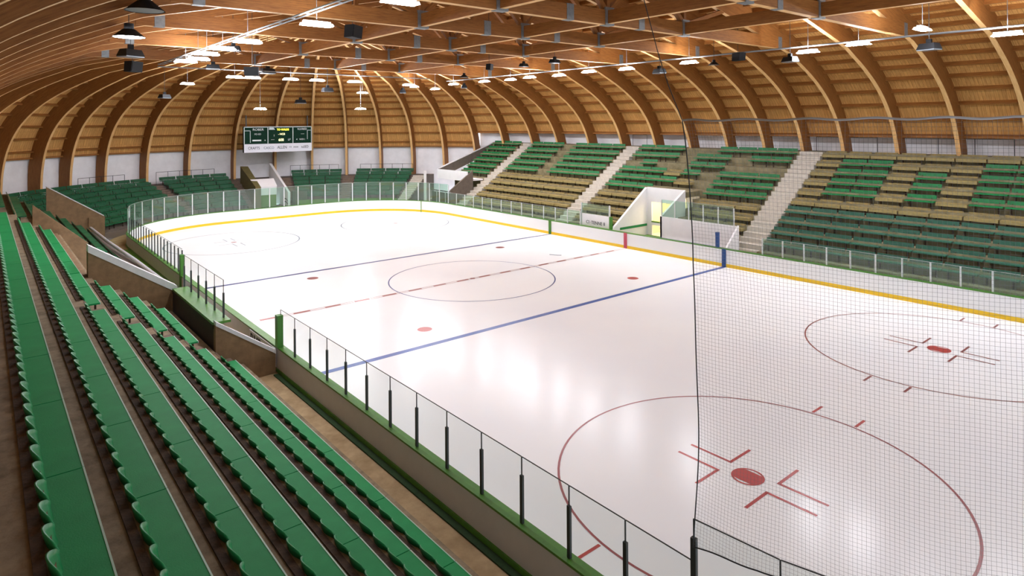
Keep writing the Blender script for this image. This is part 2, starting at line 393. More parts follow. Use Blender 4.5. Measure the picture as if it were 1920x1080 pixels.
glass_run(straight(WL, -7.05, WL, YN + RN, 4), 1.215, 2.33, None, lambda i, n: f'clear glass panel on dark posts along the scalloped benches, {ORD[i+1]} from the green post', 'glass along the near boards', 1.98, 'glass', 'darksteel', lastpost=False)
glass_run(P_corner, 1.2, 2.94, None, lambda i, n: f'curved corner glass panel under the net hem, {ORD[i+1]} from the tall steel post', 'corner glass under the net', 2.67, 'glass', 'darksteel', lastpost=False, pw=.06)
glass_run(straight(WL, ycn, WL, 6.75, 4), .83, 2.36, None, lambda i, n: f'narrow glass panel with close grey posts above the green mat, {ORD[n-i]} from the green post', 'close set glass on the far side boards', 2.3, 'glass', 'darksteel')
RAR = straight(WR, -23, WR, -9.9, 4)
glass_run(RAR, 1.19, 2.0, None, lambda i, n: f'glass panel with pale post seen through the netting, {ORD[n-i]} along from the wide white stairs', 'glass below the netted stand block', 2.0, 'glassg', 'alu')
glass_run(straight(WR, 4.4, WR, ycn, 4), 1.3, 2.1, None, lambda i, n: f'glass panel on the opposite boards below the tan seats, {ORD[i+1]} from the lettered gate', 'glass below the tan seat block', 2.1, 'glassg', 'alu')
PE = P_end[:]
LP = pathlen(PE)
ga = [at(PE, LP, LP[-1] * i / 40) for i in range(0, 41)]
glass_run(ga, 1.33, 2.85, None, lambda i, n: f'tall greenish glass panel round the scoreboard end, {ORD[i+1]} along from the white gate post', 'tall glass round the far end', 2.8, 'glassg', 'alu', pw=.06)

# ------------------------------------------------------------------ stands: concrete terraces
T, H = .86, .56
def xr(k): return 14.45 + T * k           # front edge of tread k (distance from centre)
def zr(k): return .88 + H * k
def terrace(sx, y0, y1, k0, k1, m, zb=.0):
    mb = MB()
    for k in range(k0, k1):
        a, b = sorted((sx * xr(k), sx * (xr(k + 1) if k < 10 else 25.2)))
        mb.box(a, b, y0, y1, zb, zr(k))
    return mb
def build_terrace(sx, y0, y1, k0, k1, m, label):
    o = terrace(sx, y0, y1, k0, k1, m).build('floor', m); struct(o, label, 'terrace')
build_terrace(-1, -40, -7.25, 0, 11, M['tan'], 'stepped brown concrete terrace under the scalloped benches')
build_terrace(-1, -7.25, -1.3, 1, 11, M['tan'], 'stepped concrete terrace behind the players box with green counter')
build_terrace(-1, -1.3, 11.1, 4, 11, M['tan'], 'upper concrete terrace above the far side passage')
build_terrace(-1, 11.1, 24.0, 0, 11, M['tan'], 'stepped concrete terrace under the dark green far side benches')
build_terrace(1, -40, -1.95, 0, 11, M['rconc'], 'stepped concrete terrace of the opposite stand behind the net')
mb = MB()
for k in range(5, 11): mb.box(xr(k), xr(k + 1) if k < 10 else 25.2, -1.95, 1.6, 3.3, zr(k))
mb.box(17.25, xr(5), -1.95, 1.6, 3.3, 3.66)
struct(mb.build('floor', M['rconc']), 'stepped concrete terrace above the white passage', 'terrace')
build_terrace(1, 1.6, 22.65, 0, 11, M['rconc'], 'stepped concrete terrace of the opposite stand toward the scoreboard')
build_terrace(1, 22.65, 27.7, 4, 11, M['rconc'], 'stepped concrete terrace beside the brown ramp wall')

# ------------------------------------------------------------------ scalloped benches under the camera
def make_bench():
    t = empty('plank_bench', (0, 0, 0), 'x', 'bench')
    Lb = 2.4; kids = []
    s = MB(); s.box(-.37, -.012, .01, Lb - .01, .375, .42); kids.append(s.build('seat_plank', M['bgreen'], t, off=(0, 0, 0)))
    s = MB(); s.box(-.012, .006, .01, Lb - .01, .36, .425); kids.append(s.build('edge_strip', M['strip'], t, off=(0, 0, 0)))
    for y in (.3, Lb - .3):
        s = MB(); s.box(-.45, -.05, y - .025, y + .025, .34, .375); s.box(-.12, -.07, y - .025, y + .025, 0, .34); s.box(-.40, -.35, y - .025, y + .025, 0, .34)
        kids.append(s.build('leg', M['riser'], t, off=(0, 0, 0)))
    s = MB(); s.box(-.575, -.48, 0, Lb, .36, .585); kids.append(s.build('back_rail', M['rail'], t, off=(0, 0, 0)))
    n = 5; w = Lb / n; NU, NV = 10, 5
    for i in range(n):
        s = MB(); s.uv = []
        g = []
        for side in (0, 1):
            for a in range(NU + 1):
                u = a / NU
                for b in range(NV + 1):
                    v = b / NV
                    bow = math.sin(PI * u)                       # shell bows backwards in the middle of each seat
                    top = .20 + .11 * bow ** .6
                    x = -.365 - .10 * bow * (0.35 + .65 * v) - .05 * v + (.02 if side == 0 else 0) + .018 * (v ** 4)
                    s.v.append((x, i * w + .008 + u * (w - .016), .40 + v * top))
        st = (NU + 1) * (NV + 1)
        for a in range(NU):
            for b in range(NV):
                p = a * (NV + 1) + b
                s.f.append((p, p + NV + 1, p + NV + 2, p + 1)); s.f.append((st + p, st + p + 1, st + p + NV + 2, st + p + NV + 1))
        for a in range(NU):
            p = a * (NV + 1) + NV; s.f.append((p, p + NV + 1, st + p + NV + 1, st + p))
        for b in range(NV):
            for p in (b, NU * (NV + 1) + b): s.f.append((p, p + 1, st + p + 1, st + p))
        s.fm = [0] * len(s.f); s.uv = [None] * len(s.f)
        kids.append(s.build('scalloped_back', M['bback'], t, off=(0, 0, 0), smooth=True))
    return t, kids
bench, bkids = make_bench(); used = False
def put_bench(k, y, label, group):
    global used
    loc = (-(xr(k) + .45), y, zr(k))
    if not used:
        used = True; bench.location = loc; bench['label'] = label; bench['group'] = group; return
    copy_tree(bench, bkids, loc, 0, label, group)
for k in range(7):
    nb = 7 if k >= 4 else 6
    for i in range(nb):
        put_bench(k, -7.95 - 2.4 * (i + 1), f'green scalloped plank bench, {ORD[k+1]} row up, {ORD[i+1]} plank below the narrow aisle', 'scalloped plank benches below the aisle')
    if k >= 5:
        for i in range(7): put_bench(k, -7.95 + 2.4 * i, f'green scalloped plank bench, {ORD[k+1]} row up, {ORD[i+1]} plank above the narrow aisle', 'scalloped plank benches above the aisle')
    elif k >= 1:
        for i in range(2): put_bench(k, -7.15 + 2.45 * i, f'green scalloped bench behind the players box, {ORD[k+1]} row up, {ORD[i+1]} from the aisle', 'scalloped plank benches behind the players box')
    if k == 4:
        for i in range(5): put_bench(k, -2.2 + 2.45 * i, f'green scalloped bench above the far passage, fifth row up, {ORD[i+1]} past the coping', 'scalloped plank benches above the passage')

# ------------------------------------------------------------------ bench seats of the other stands
def make_seat(name, L, ms, mb_, wide=False):
    t = empty(name, (0, 0, 0), 'x', 'bench'); kids = []
    s = MB()
    if wide: s.box(-.60, 0, .02, L - .02, .26, .44)
    else: s.box(-.42, 0, .02, L - .02, .39, .45); 
    kids.append(s.build('seat', M[ms], t, off=(0, 0, 0)))
    s = MB()
    if wide: s.hexa([(-.58, .04, .44), (-.48, .04, .44), (-.48, L - .04, .44), (-.58, L - .04, .44), (-.62, .10, .66), (-.54, .10, .66), (-.54, L - .10, .66), (-.62, L - .10, .66)])
    else: s.hexa([(-.47, .03, .47), (-.43, .03, .47), (-.43, L - .03, .47), (-.47, L - .03, .47), (-.55, .03, .76), (-.51, .03, .76), (-.51, L - .03, .76), (-.55, L - .03, .76)])
    kids.append(s.build('backrest', M[mb_], t, off=(0, 0, 0)))
    for y in (.25, L - .25):
        s = MB(); s.box(-.30, -.24, y - .03, y + .03, 0, .39 if not wide else .26)
        if not wide: s.bar((-.40, y, .40), (-.52, y, .70), .05, .03)
        kids.append(s.build('leg', M['riser'], t, off=(0, 0, 0)))
    return [t, kids, False]
PR = 1.5
protos = {'green': make_seat('spectator_bench', PR, 'sgreen', 'sgreen2'), 'tan': make_seat('olive_bench', PR, 'stan', 'stan2', True), 'dark': make_seat('spectator_bench', PR, 'sdark', 'sdark2'),
          'end': make_seat('terrace_bench', 1.45, 'egreen', 'egreen2'), 'far': make_seat('terrace_bench', 1.95, 'egreen', 'egreen2')}
def put_seat(kind, loc, rz, label, group, sc=1):
    p = protos[kind]
    if not p[2]:
        p[2] = True; p[0].scale = (1, sc, 1); p[0].location = loc; p[0].rotation_euler = (0, 0, rz); p[0]['label'] = label; p[0]['group'] = group; return
    copy_tree(p[0], p[1], loc, rz, label, group).scale = (1, sc, 1)
NAMES = {'green': 'green bench', 'tan': 'olive tan bench', 'dark': 'dull dark green bench'}
def rseat(kind, k, y, lab, grp):   # y = high-y end of unit (rotated by 180 deg)
    put_seat(kind, (xr(k) + .45, y, zr(k)), PI, lab, grp)
# block behind the net: y from -8.8 downwards
for k in range(11):
    if k == 10: continue
    for j in range(9):
        y = -8.85 - 1.54 * j
        if k >= 8 and j >= 8: continue
        if k <= 3: kd = 'dark'
        elif k in (4, 9): kd = 'tan'
        elif j >= 6: kd = 'green'
        else: kd = 'green' if (j in (1, 2) or (j == 4 and k != 8)) else 'tan'
        rseat(kd, k, y, f'{NAMES[kd]} behind the net, {ORD[k+1]} row up, {ORD[j+1]} from the wide stairs', 'bench seats of the netted block')
# block behind the bench box: y -7.1 .. 7.0
miss = {(7, 0), (7, 1), (7, 2), (7, 5), (7, 6), (8, 5), (9, 4), (10, 2), (10, 1), (6, 3), (8, 2), (5, 3), (9, 5), (7, 8)}
for k in range(11):
    if k == 10: continue
    for j in range(9):
        y = -7.05 + 1.54 * (j + 1)
        lo = y - 1.54
        if k <= 4 and y > -2.0 and lo < 1.65: continue
        if (k, j) in miss: continue
        kd = 'tan' if k <= 3 or (k, j) in ((4, 4), (5, 4), (6, 5), (10, 0)) else 'green'
        rseat(kd, k, y, f'{NAMES[kd]} by the white passage, {ORD[k+1]} row up, {ORD[j+1]} from the wide stairs', 'bench seats of the block with the white passage')
for k in range(11):
    if k == 10: continue
    for j in range(8):
        y = 8.55 + 1.55 * (j + 1)
        if k >= 5 and j == 4 and k != 10: continue
        kd = 'tan' if k <= 4 else 'green'
        rseat(kd, k, y, f'{NAMES[kd]} between the two narrower stairs, {ORD[k+1]} row up, {ORD[j+1]} along', 'bench seats of the tan and green block')
for k in range(4, 11):
    if k == 10: continue
    for j in range(3):
        rseat('green', k, 22.75 + 1.55 * (j + 1), f'green bench beside the brown ramp wall, {ORD[k+1]} row up, {ORD[j+1]} from the stairs', 'bench seats beside the ramp wall')
# far part of the stand on the camera's side
for k in range(0, 8):
    for j in range(6):
        put_seat('far', (-(xr(k) + .45), 11.4 + 2.0 * j, zr(k)), 0, f'dark green bench beyond the brown passage wall, {ORD[k+1]} row up, {ORD[j+1]} along', 'dark benches beyond the passage')

# ------------------------------------------------------------------ scoreboard end stand (rings about (0,20))
YC = 20.0
def pol(R, th, z): return (R * math.sin(rad(th)), YC + R * math.cos(rad(th)), z)
def re(k): return 16.6 + .85 * k
def ze(k): return .3 + .345 * k
def ringsteps(th0, th1, k0, k1, step=4):
    mb = MB(); n = max(1, int(abs(th1 - th0) / step))
    for k in range(k0, k1):
        r0, r1 = re(k), (re(k + 1) if k < 7 else 25.1)
        for i in range(n):
            a, b = th0 + (th1 - th0) * i / n, th0 + (th1 - th0) * (i + 1) / n
            mb.hexa([pol(r0, a, 0), pol(r0, b, 0), pol(r1, b, 0), pol(r1, a, 0), pol(r0, a, ze(k)), pol(r0, b, ze(k)), pol(r1, b, ze(k)), pol(r1, a, ze(k))])
    return mb
for a, b, k0, lab in ((-73, 1.0, 0, 'curved concrete terrace in the corner beside the olive tunnel wall'), (1.0, 10.6, 6, 'concrete platform above the end tunnel'), (10.6, 53, 0, 'curved concrete terrace between the end tunnel and end stairs')):
    struct(ringsteps(a, b, k0, 8).build('floor', M['greyconc']), lab, 'terrace')
def eseats(th0, th1, name, k0=0):
    for k in range(k0, 8):
        R = re(k) + .42; n = max(1, round(rad(th1 - th0) * R / 1.5)); dth = (th1 - th0) / n
        for j in range(n):
            # seat-front chord start: local +y must run along the ring; local +x points to the centre
            th = th0 + dth * j + dth / 2
            c = Vector(pol(R, th, ze(k)))
            rz = -rad(th) - PI / 2
            sc = rad(dth) * R / 1.45 * 1.0; off = Vector((math.cos(rz + PI / 2), math.sin(rz + PI / 2), 0)) * (-.725 * sc)
            put_seat('end', tuple(c + off), rz, sc=sc, label= f'dark green bench {name}, {ORD[k+1]} row up, {ORD[j+1]} along', group='dark green seats of the end stand')
eseats(-64, -21.5, 'in the curved far corner block')
eseats(-18.5, -1.8, 'in the block beside the olive tunnel wall')
eseats(14.6, 28.3, 'in the block under the scoreboard edge', 1)
eseats(32.2, 48.6, 'in the block beside the end stairs', 1)
def ringstairs(th0, th1, m, label):
    mb = MB()
    for k in range(8):
        for h in (0, 1):
            r0 = re(k) - .44 + .42 * h; r1 = r0 + .44; z = ze(k) - .17 * (1 - h) + .01
            mb.hexa([pol(r0, th0, 0), pol(r0, th1, 0), pol(r1, th1, 0), pol(r1, th0, 0), pol(r0, th0, z), pol(r0, th1, z), pol(r1, th1, z), pol(r1, th0, z)])
    tag(mb.build('stairs', m), label, 'stairs', 'stairs of the end stand')
ringstairs(-21.2, -18.7, M['brownstep'], 'brown steps between the corner block and the tunnel block')
ringstairs(-1.6, .6, M['brownstep'], 'brown steps against the olive tunnel wall')
ringstairs(11.0, 14.3, M['brownstep'], 'brown steps against the white tunnel wall')
ringstairs(28.6, 31.9, M['brownstep'], 'brown steps between the two end blocks under the arches')
ringstairs(49.0, 52.6, M['step'], 'pale steps beside the white gate post at the end')
ringstairs(-72.5, -65, M['step'], 'pale steps in the far corner behind the brown wall end')
# green kick wall in front of the end stand
mb = MB(); pts = [pol(16.35, a, 0)[:2] for a in range(14, 52, 3)]
for a, b in zip(pts, pts[1:]): mb.bar((a[0], a[1], .55), (b[0], b[1], .55), .06, .62)
tag(mb.build('low_wall', M['turf']), 'low bright green wall behind the end glass', 'wall')
mb = MB(); sweep(mb, P_end[3:22], [(.35, .245), (2.6, .245), (2.6, .262), (.35, .262)])
tag(mb.build('floor_mat', M['turf'], off=(0, 0, 0)), 'bright green matting behind the end boards', 'floor mat')
# end tunnel
t = empty('end_tunnel', (1.8, 38, .25), 'walled end tunnel with olive wall, white wall and green doors below the scoreboard', 'tunnel')
MB().hexa([(.0, 36.4, .25), (.5, 36.3, .25), (1.15, 42.4, .25), (.35, 42.4, .25), (.0, 36.4, 2.45), (.5, 36.3, 2.4), (1.15, 42.4, 4.15), (.35, 42.4, 4.2)]).build('olive_wall', M['olive'], t)
MB().hexa([(3.15, 36.2, .25), (3.4, 36.2, .25), (3.7, 42.4, .25), (3.4, 42.4, .25), (3.15, 36.2, 1.75), (3.4, 36.2, 1.7), (3.7, 42.4, 4.35), (3.4, 42.4, 4.4)]).build('white_wall', M['white'], t)
MB().hexa([(.3, 37.0, 2.35), (2.35, 37.0, 2.35), (2.35, 37.1, 2.35), (.3, 37.1, 2.35), (.1, 38.3, 3.05), (2.45, 38.3, 3.05), (2.45, 38.4, 3.05), (.1, 38.4, 3.05)]).build('sloped_header', M['white'], t)
MB().box(.3, 2.3, 37.0, 37.1, 1.5, 2.35).build('header', M['white'], t)
MB().box(.35, 2.25, 37.0, 37.08, .3, 1.5).build('green_door', M['turf'], t)
MB().box(3.65, 5.2, 36.3, 36.5, .25, 1.75).build('side_screen', M['darkturf'], t)
for z0 in (.75, .45): 
    s = MB(); n = 10
    for i in range(n):
        a, b = i / n, (i + 1) / n
        y0, y1 = 36.22 + 1.1 * a, 36.22 + 1.1 * b
        za, zb2 = z0 + .2 * math.sin(a * 2.6), z0 + .2 * math.sin(b * 2.6)
        x0, x1 = 3.14, 3.14
        s.quad((x0, y0, za), (x1, y1, zb2), (x1, y1, zb2 + .12), (x0, y0, za + .12))
    s.build('swoosh_mark', M['ltblack'], t)
# ------------------------------------------------------------------ aisles of the opposite stand
def aisle(y0, y1, label, m='step', k0=0):
    mb = MB()
    for k in range(k0, 11):
        for h in (0, 1):
            x0 = xr(k) - .45 + .43 * h; mb.box(x0, x0 + .45, y0, y1, zr(k) - .9, zr(k) - H / 2 * (1 - h) + .012)
    tag(mb.build('stairs', M[m]), label, 'stairs', 'pale stairs of the opposite stand')
aisle(-8.75, -7.15, 'wide pale concrete stairs behind the net, right of the bench box')
aisle(7.05, 8.45, 'pale concrete stairs between the tan seats, above the lettered gate')
aisle(21.15, 22.5, 'pale concrete stairs beside the brown ramp wall')
mb = MB()
for k in range(1, 7):
    for h in (0, 1):
        x0 = -(xr(k)) + .015; mb.box(x0 - .035, x0 + .43 * (1 - h) + .01 , -7.9, -7.3, zr(k) - .6, zr(k) - H / 2 * (1 - h) + .01)
tag(mb.build('stairs', M['brownstep']), 'narrow rough concrete aisle steps between scalloped benches', 'stairs')
# loose pinkish curb is the terrace edge; crack lines stay in the concrete material

# ------------------------------------------------------------------ players box beside the scalloped benches
def slab(P0, P1, thick, zb0, zb1, zt0, zt1):
    """vertical wall from P0 to P1 (xy) with varying bottom and top, thickness towards +y/normal"""
    a = Vector((P0[0], P0[1], 0)); b = Vector((P1[0], P1[1], 0)); d = (b - a).normalized(); n = Vector((-d.y, d.x, 0)) * thick
    return MB().hexa([a + Vector((0, 0, zb0)), b + Vector((0, 0, zb1)), b + n + Vector((0, 0, zb1)), a + n + Vector((0, 0, zb0)),
                      a + Vector((0, 0, zt0)), b + Vector((0, 0, zt1)), b + n + Vector((0, 0, zt1)), a + n + Vector((0, 0, zt0))])
def coped(name, P0, P1, thick, zb0, zb1, zt0, zt1, label, wallm='brownwall', capw=None, over=.03, ct=.06):
    t = empty(name, ((P0[0] + P1[0]) / 2, (P0[1] + P1[1]) / 2, min(zb0, zb1)), label, 'wall')
    slab(P0, P1, thick, zb0, zb1, zt0 - ct, zt1 - ct).build('wall_body', M[wallm], t)
    d = (Vector(P1) - Vector(P0)).normalized(); n = Vector((-d.y, d.x)) * over * (1 if thick > 0 else -1)
    q0 = (P0[0] - n.x, P0[1] - n.y); q1 = (P1[0] - n.x, P1[1] - n.y)
    cw = (capw or abs(thick)) + 2 * over; cw = cw if thick > 0 else -cw
    slab(q0, q1, cw, zt0 - ct, zt1 - ct, zt0, zt1).build('coping', M['whitecap'], t)
    return t
coped('box_wall', (-15.25, -7.12), (-13.36, -7.12), .22, .26, .26, 2.36, 1.04, 'brown concrete wall with white coping running down to the green post', ct=.13)
coped('box_wall', (-18.0, -1.24), (-15.1, -1.24), .42, 1.3, 1.3, 4.3, 2.36, 'long brown concrete wall with broad white coping beside the far passage', ct=.26)
t = empty('counter', (-15.05, -4.1, 1.3), 'green topped counter over a dark recess above the players box', 'counter')
MB().box(-15.27, -14.72, -6.9, -1.26, 2.2, 2.28).build('counter_top', M['cap'], t)
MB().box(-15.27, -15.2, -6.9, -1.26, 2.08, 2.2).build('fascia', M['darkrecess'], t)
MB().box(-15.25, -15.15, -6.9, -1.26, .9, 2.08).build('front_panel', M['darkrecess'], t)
cg = straight(-14.85, -1.28, -14.85, -6.55, 4)
glass_run(cg, 1.06, 3.52, None, lambda i, n: f'glass screen panel standing on the green counter, {ORD[i+1]} from the white coping', 'glass screen on the green counter', 3.1, 'glass', 'darksteel', z0=2.29, off=0)
# players bench inside the box and its lettered boards
t = empty('players_bench', (-14.2, -4.1, .25), 'low green bench inside the players box behind the counter glass', 'bench')
MB().box(-14.55, -14.15, -6.8, -1.5, .62, .68).build('seat', M['cap'], t)
for y in (-6.4, -4.1, -1.9): MB().box(-14.45, -14.25, y - .04, y + .04, .25, .62).build('leg', M['darksteel'], t)
def text_mesh(txt, size, name, m, parent, loc, rotm, ext=.006, sx=1.0):
    cu = bpy.data.curves.new(name, 'FONT'); cu.body = txt; cu.size = size; cu.extrude = ext; cu.align_x = 'CENTER'; cu.align_y = 'CENTER'
    o = bpy.data.objects.new(name, cu); COL.objects.link(o)
    dg = bpy.context.evaluated_depsgraph_get(); dg.update()
    me = bpy.data.meshes.new_from_object(o.evaluated_get(dg)); bpy.data.objects.remove(o)
    me.name = name
    me.materials.clear(); me.materials.append(m)
    mt = Matrix.Translation(Vector(loc) - Vector(parent.location)) @ rotm.to_4x4() @ Matrix.Diagonal((sx, 1, 1, 1))
    me.transform(mt)
    ob = bpy.data.objects.new(name, me); COL.objects.link(ob); ob.parent = parent
    return ob
def rot_face(nx, ny):
    """text plane whose front faces direction (nx,ny), upright"""
    n = Vector((nx, ny, 0)).normalized(); up = Vector((0, 0, 1)); right = up.cross(n)
    return Matrix((right, up, n)).transposed()
adt = empty('advert_panel', (-13.28, -5.5, .3), 'grey lettered advert panel on the boards inside the players box', 'advert panel')
MB().box(-13.30, -13.265, -6.9, -4.2, .38, 1.0).build('panel', M['scwhite'], adt)
text_mesh('RMB', .62, 'lettering', M['ltblack'], adt, (-13.306, -4.9, .68), rot_face(-1, 0))
text_mesh('IIII', .5, 'lettering', M['ltblack'], adt, (-13.306, -6.1, .68), rot_face(-1, 0))

# far passage walls and pieces on the camera's side
slab_t = empty('passage_wall', (-18.3, 4.0, .25), 'plain brown concrete wall across the far passage', 'wall')
slab((-19.0, 10.8), (-16.7, 10.8), .25, .25, .25, 4.7, 2.55).build('wall_body', M['brownwall'], slab_t)
slab((-18.0, -1.0), (-18.0, 10.8), .2, .25, .25, 3.2, 3.2).build('back_wall', M['brownwall'], slab_t)
coped('end_wall', (-17.6, 24.0), (-14.34, 24.0), .3, .25, .25, 4.6, 2.35, 'brown wall with white coping at the end of the dark green benches')
tag(slab((-15.25, 23.9), (-14.3, 23.9), .08, .25, .25, 2.3, 2.25).build('wall_end_panel', M['brownwall']), 'square brown panel below the white coping near the far steps', 'panel')
t = empty('passage_ramp', (-15.6, 4, .3), 'grey ramp edge with pale handrail below the far side benches', 'ramp')
MB().hexa([(-15.5, 22.0, .25), (-15.2, 22.0, .25), (-14.4, 4.5, .25), (-14.8, 4.5, .25), (-15.5, 22.0, 1.55), (-15.2, 22.0, 1.55), (-14.4, 4.5, 1.2), (-14.8, 4.5, 1.2)]).build('ramp_side', M['greyconc'], t)
MB().tube([(-15.3, 22.5, 1.75), (-15.2, 16.0, 1.75), (-14.7, 10.0, 1.5), (-14.3, 5.0, 1.2)], .09, 8).build('handrail', M['bandgrey'], t)
tag(MB().box(-13.95, -13.3, 6.8, 21.0, .255, .275).build('floor_mat', M['turf']), 'green floor mat strip outside the close set glass', 'floor mat')
tag(MB().box(-14.45, -13.98, 4.2, 22.0, .255, .27).build('floor_mat', M['darkgrey']), 'black rubber floor strip beside the green mat', 'floor mat')
tag(MB().box(-13.62, -13.32, -.4, 6.4, .255, .30).build('floor_mat', M['darkturf']), 'dark green mat at the gap in the boards by the passage', 'floor mat')
tag(MB().box(-13.50, -13.34, -22.5, -7.3, .255, .29).build('gutter', M['darkturf']), 'dark green gutter strip along the grey board backs', 'gutter')

# ------------------------------------------------------------------ white passage and bench box in the opposite stand
t = empty('white_passage', (15.2, -.2, .25), 'white walled passage with a lit cream doorway cut into the opposite stand', 'passage')
MB().hexa([(13.25, 1.42, .25), (17.05, 1.42, .25), (17.05, 1.6, .25), (13.25, 1.6, .25), (13.25, 1.42, 1.1), (17.05, 1.42, 3.78), (17.05, 1.6, 3.78), (13.25, 1.6, 1.1)]).build('sloping_wall', M['white'], t)
MB().hexa([(14.35, -1.95, .25), (17.05, -1.95, .25), (17.05, -1.8, .25), (14.35, -1.8, .25), (14.35, -1.95, 2.25), (17.05, -1.95, 3.82), (17.05, -1.8, 3.82), (14.35, -1.8, 2.25)]).build('sloping_wall', M['white'], t)
s = MB(); s.box(17.05, 17.2, -1.8, 1.42, 2.75, 3.8); s.box(17.05, 17.2, 1.02, 1.42, .25, 2.75); s.box(17.05, 17.2, -1.8, -.95, .25, 2.75); s.build('back_wall', M['white'], t)
MB().box(14.0, 17.0, 1.395, 1.425, .95, 1.12).build('green_stripe', M['sgreen'], t)
MB().box(13.2, 17.05, -1.8, 1.4, .25, .29).build('floor_mat', M['turf'], t)
s = MB(); s.box(17.2, 19.4, -1.9, 1.5, .1, .27); s.box(19.4, 19.5, -1.9, 1.55, .25, 3.28); s.box(17.2, 19.4, -1.94, -1.88, .25, 3.28); s.box(17.2, 19.4, 1.5, 1.56, .25, 3.28); s.box(17.2, 19.4, -1.9, 1.5, 3.2, 3.28); s.build('lit_room', M['cream'], t)
MB().box(18.0, 18.6, -.6, .6, 3.0, 3.08).build('room_lamp', M['roomlamp'], t)
MB().box(17.05, 17.18, .12, .16, .25, 2.75).build('door_jamb', M['white'], t)
MB().box(17.02, 17.2, -.95, 1.02, 1.25, 1.33).build('green_gate', M['turf'], t)
MB().box(17.02, 17.2, -.95, 1.02, 1.05, 1.25).build('white_gate', M['white'], t)
t = empty('bench_box', (14.0, -4.6, .25), 'white players bench box with blue base strip and sloping end under the net', 'bench box')
MB().box(14.35, 14.47, -7.5, -1.82, .25, 2.24).build('back_wall', M['white'], t)
MB().hexa([(13.15, -7.6, .25), (14.47, -7.6, .25), (14.47, -7.48, .25), (13.15, -7.48, .25), (13.15, -7.6, 1.1), (14.47, -7.6, 2.28), (14.47, -7.48, 2.28), (13.15, -7.48, 1.1)]).build('end_wall', M['white'], t)
MB().box(14.0, 14.34, -7.4, -1.9, .62, .68).build('bench_seat', M['white'], t)
MB().box(13.12, 13.16, -7.4, -1.9, 1.0, 1.085).build('blue_strip', M['bluepost'], t)
glass_run(straight(14.41, -7.3, 14.41, -1.9, 4), 1.1, 3.38, None, lambda i, n: f'greenish glass screen above the white bench box, {ORD[i+1]} panel from its sloping end', 'glass screen over the bench box', 3.3, 'glassg', 'alu', z0=2.25, off=0)
# lettered gate left of the passage
t = empty('boards_gate', (13.2, 3.1, .3), 'lettered white gate panel with glass beside the passage', 'gate')
MB().box(13.17, 13.23, 1.75, 4.35, 1.08, 1.95).build('panel', M['white'], t)
MB().box(13.19, 13.205, 1.75, 4.35, 1.95, 2.7).build('pane', M['glassg'], t)
for y in (1.68, 4.4): MB().box(13.15, 13.25, y - .04, y + .04, .3, 2.72).build('post', M['alu'], t)
text_mesh('CI ·TENNE 8', .34, 'lettering', M['ltblack'], t, (13.16, 3.0, 1.35), rot_face(-1, 0))
MB().box(13.13, 13.27, 1.45, 1.66, .3, 1.95).build('green_post', M['greenpost'], t)

# ------------------------------------------------------------------ brown ramp wall and white fascia at the end of the opposite stand
t = empty('ramp_wall', (20, 27.8, .25), 'brown sloping parapet wall with white fascia closing the opposite stand', 'ramp wall')
slab((16.0, 27.75), (24.6, 27.75), .22, 2.9, 6.0, 3.9, 6.9).build('parapet', M['greyconc'], t)
slab((16.0, 27.7), (24.6, 27.7), .32, 3.9, 6.9, 3.95, 6.95).build('parapet_coping', M['whitecap'], t)
MB().box(15.9, 16.05, 22.7, 27.95, 2.9, 3.85).build('fascia', M['white'], t)
MB().box(16.0, 18.4, 22.7, 27.9, 2.9, 3.05).build('soffit', M['white'], t)
slab((13.9, 22.62), (16.6, 22.62), .16, .25, .25, 2.15, 3.95).build('side_wall', M['greyconc'], t)
MB().box(18.3, 18.5, 22.7, 27.9, .25, 2.9).build('grey_recess_wall', M['bandgrey'], t)
MB().box(18.22, 18.3, 24.4, 25.6, .25, 2.3).build('grey_door', M['scframe'], t)
tag(MB().box(14.55, 14.75, 28.3, 28.5, .25, 3.7).build('gate_post', M['white']), 'tall white gate post beside the end stairs', 'post')
t = empty('gate_fence', (15.5, 27.0, .25), 'low dark topped gate fence beneath the white fascia', 'gate')
for y in (24.0, 25.6, 27.2): MB().box(15.3, 15.38, y, y + .08, .25, 1.75).build('post', M['alu'], t)
MB().box(15.28, 15.4, 23.9, 28.3, 1.68, 1.78).build('rail', M['darksteel'], t)
MB().box(15.33, 15.35, 24.0, 28.2, .3, 1.6).build('screen', M['darkturf'], t)
def railing(pts, h, label, group, nmid=1, m='darksteel', r=.022):
    t = empty('handrail', pts[0], label, 'railing', group)
    P = [Vector(p) for p in pts]
    MB().tube([p + Vector((0, 0, h)) for p in P], r, 6).build('top_rail', M[m], t)
    for p in P: MB().tube([p, p + Vector((0, 0, h))], r, 6).build('upright', M[m], t)
for i, (a, b) in enumerate(((-37, -26), (-18.5, -4.5), (14.6, 27.3), (33.2, 47.9))):
    nm = ('at the back of the curved corner block', 'behind the block beside the olive wall', 'behind the block under the scoreboard edge', 'behind the block beside the end stairs')[i]
    n = 5 if b - a > 11.5 else 4
    railing([pol(23.9, a + (b - a) * j / n, ze(7)) for j in range(n + 1)], 1.25, f'thin dark steel railing {nm}', 'railings behind the end stand')
railing([(24.6, -7.6 - 2.0 * j, zr(10)) for j in range(3)], 1.0, 'thin steel railing against the white wall above the wide stairs', 'railings on top of the opposite stand')
railing([(24.6, -13.2 - 1.9 * j, zr(10)) for j in range(4)], 1.0, 'thin steel railing high behind the netted tan seats', 'railings on top of the opposite stand')
railing([(24.6, 9.0 - 1.6 * j, zr(10)) for j in range(2)], 1.0, 'short steel railing above the pale stairs', 'railings on top of the opposite stand')

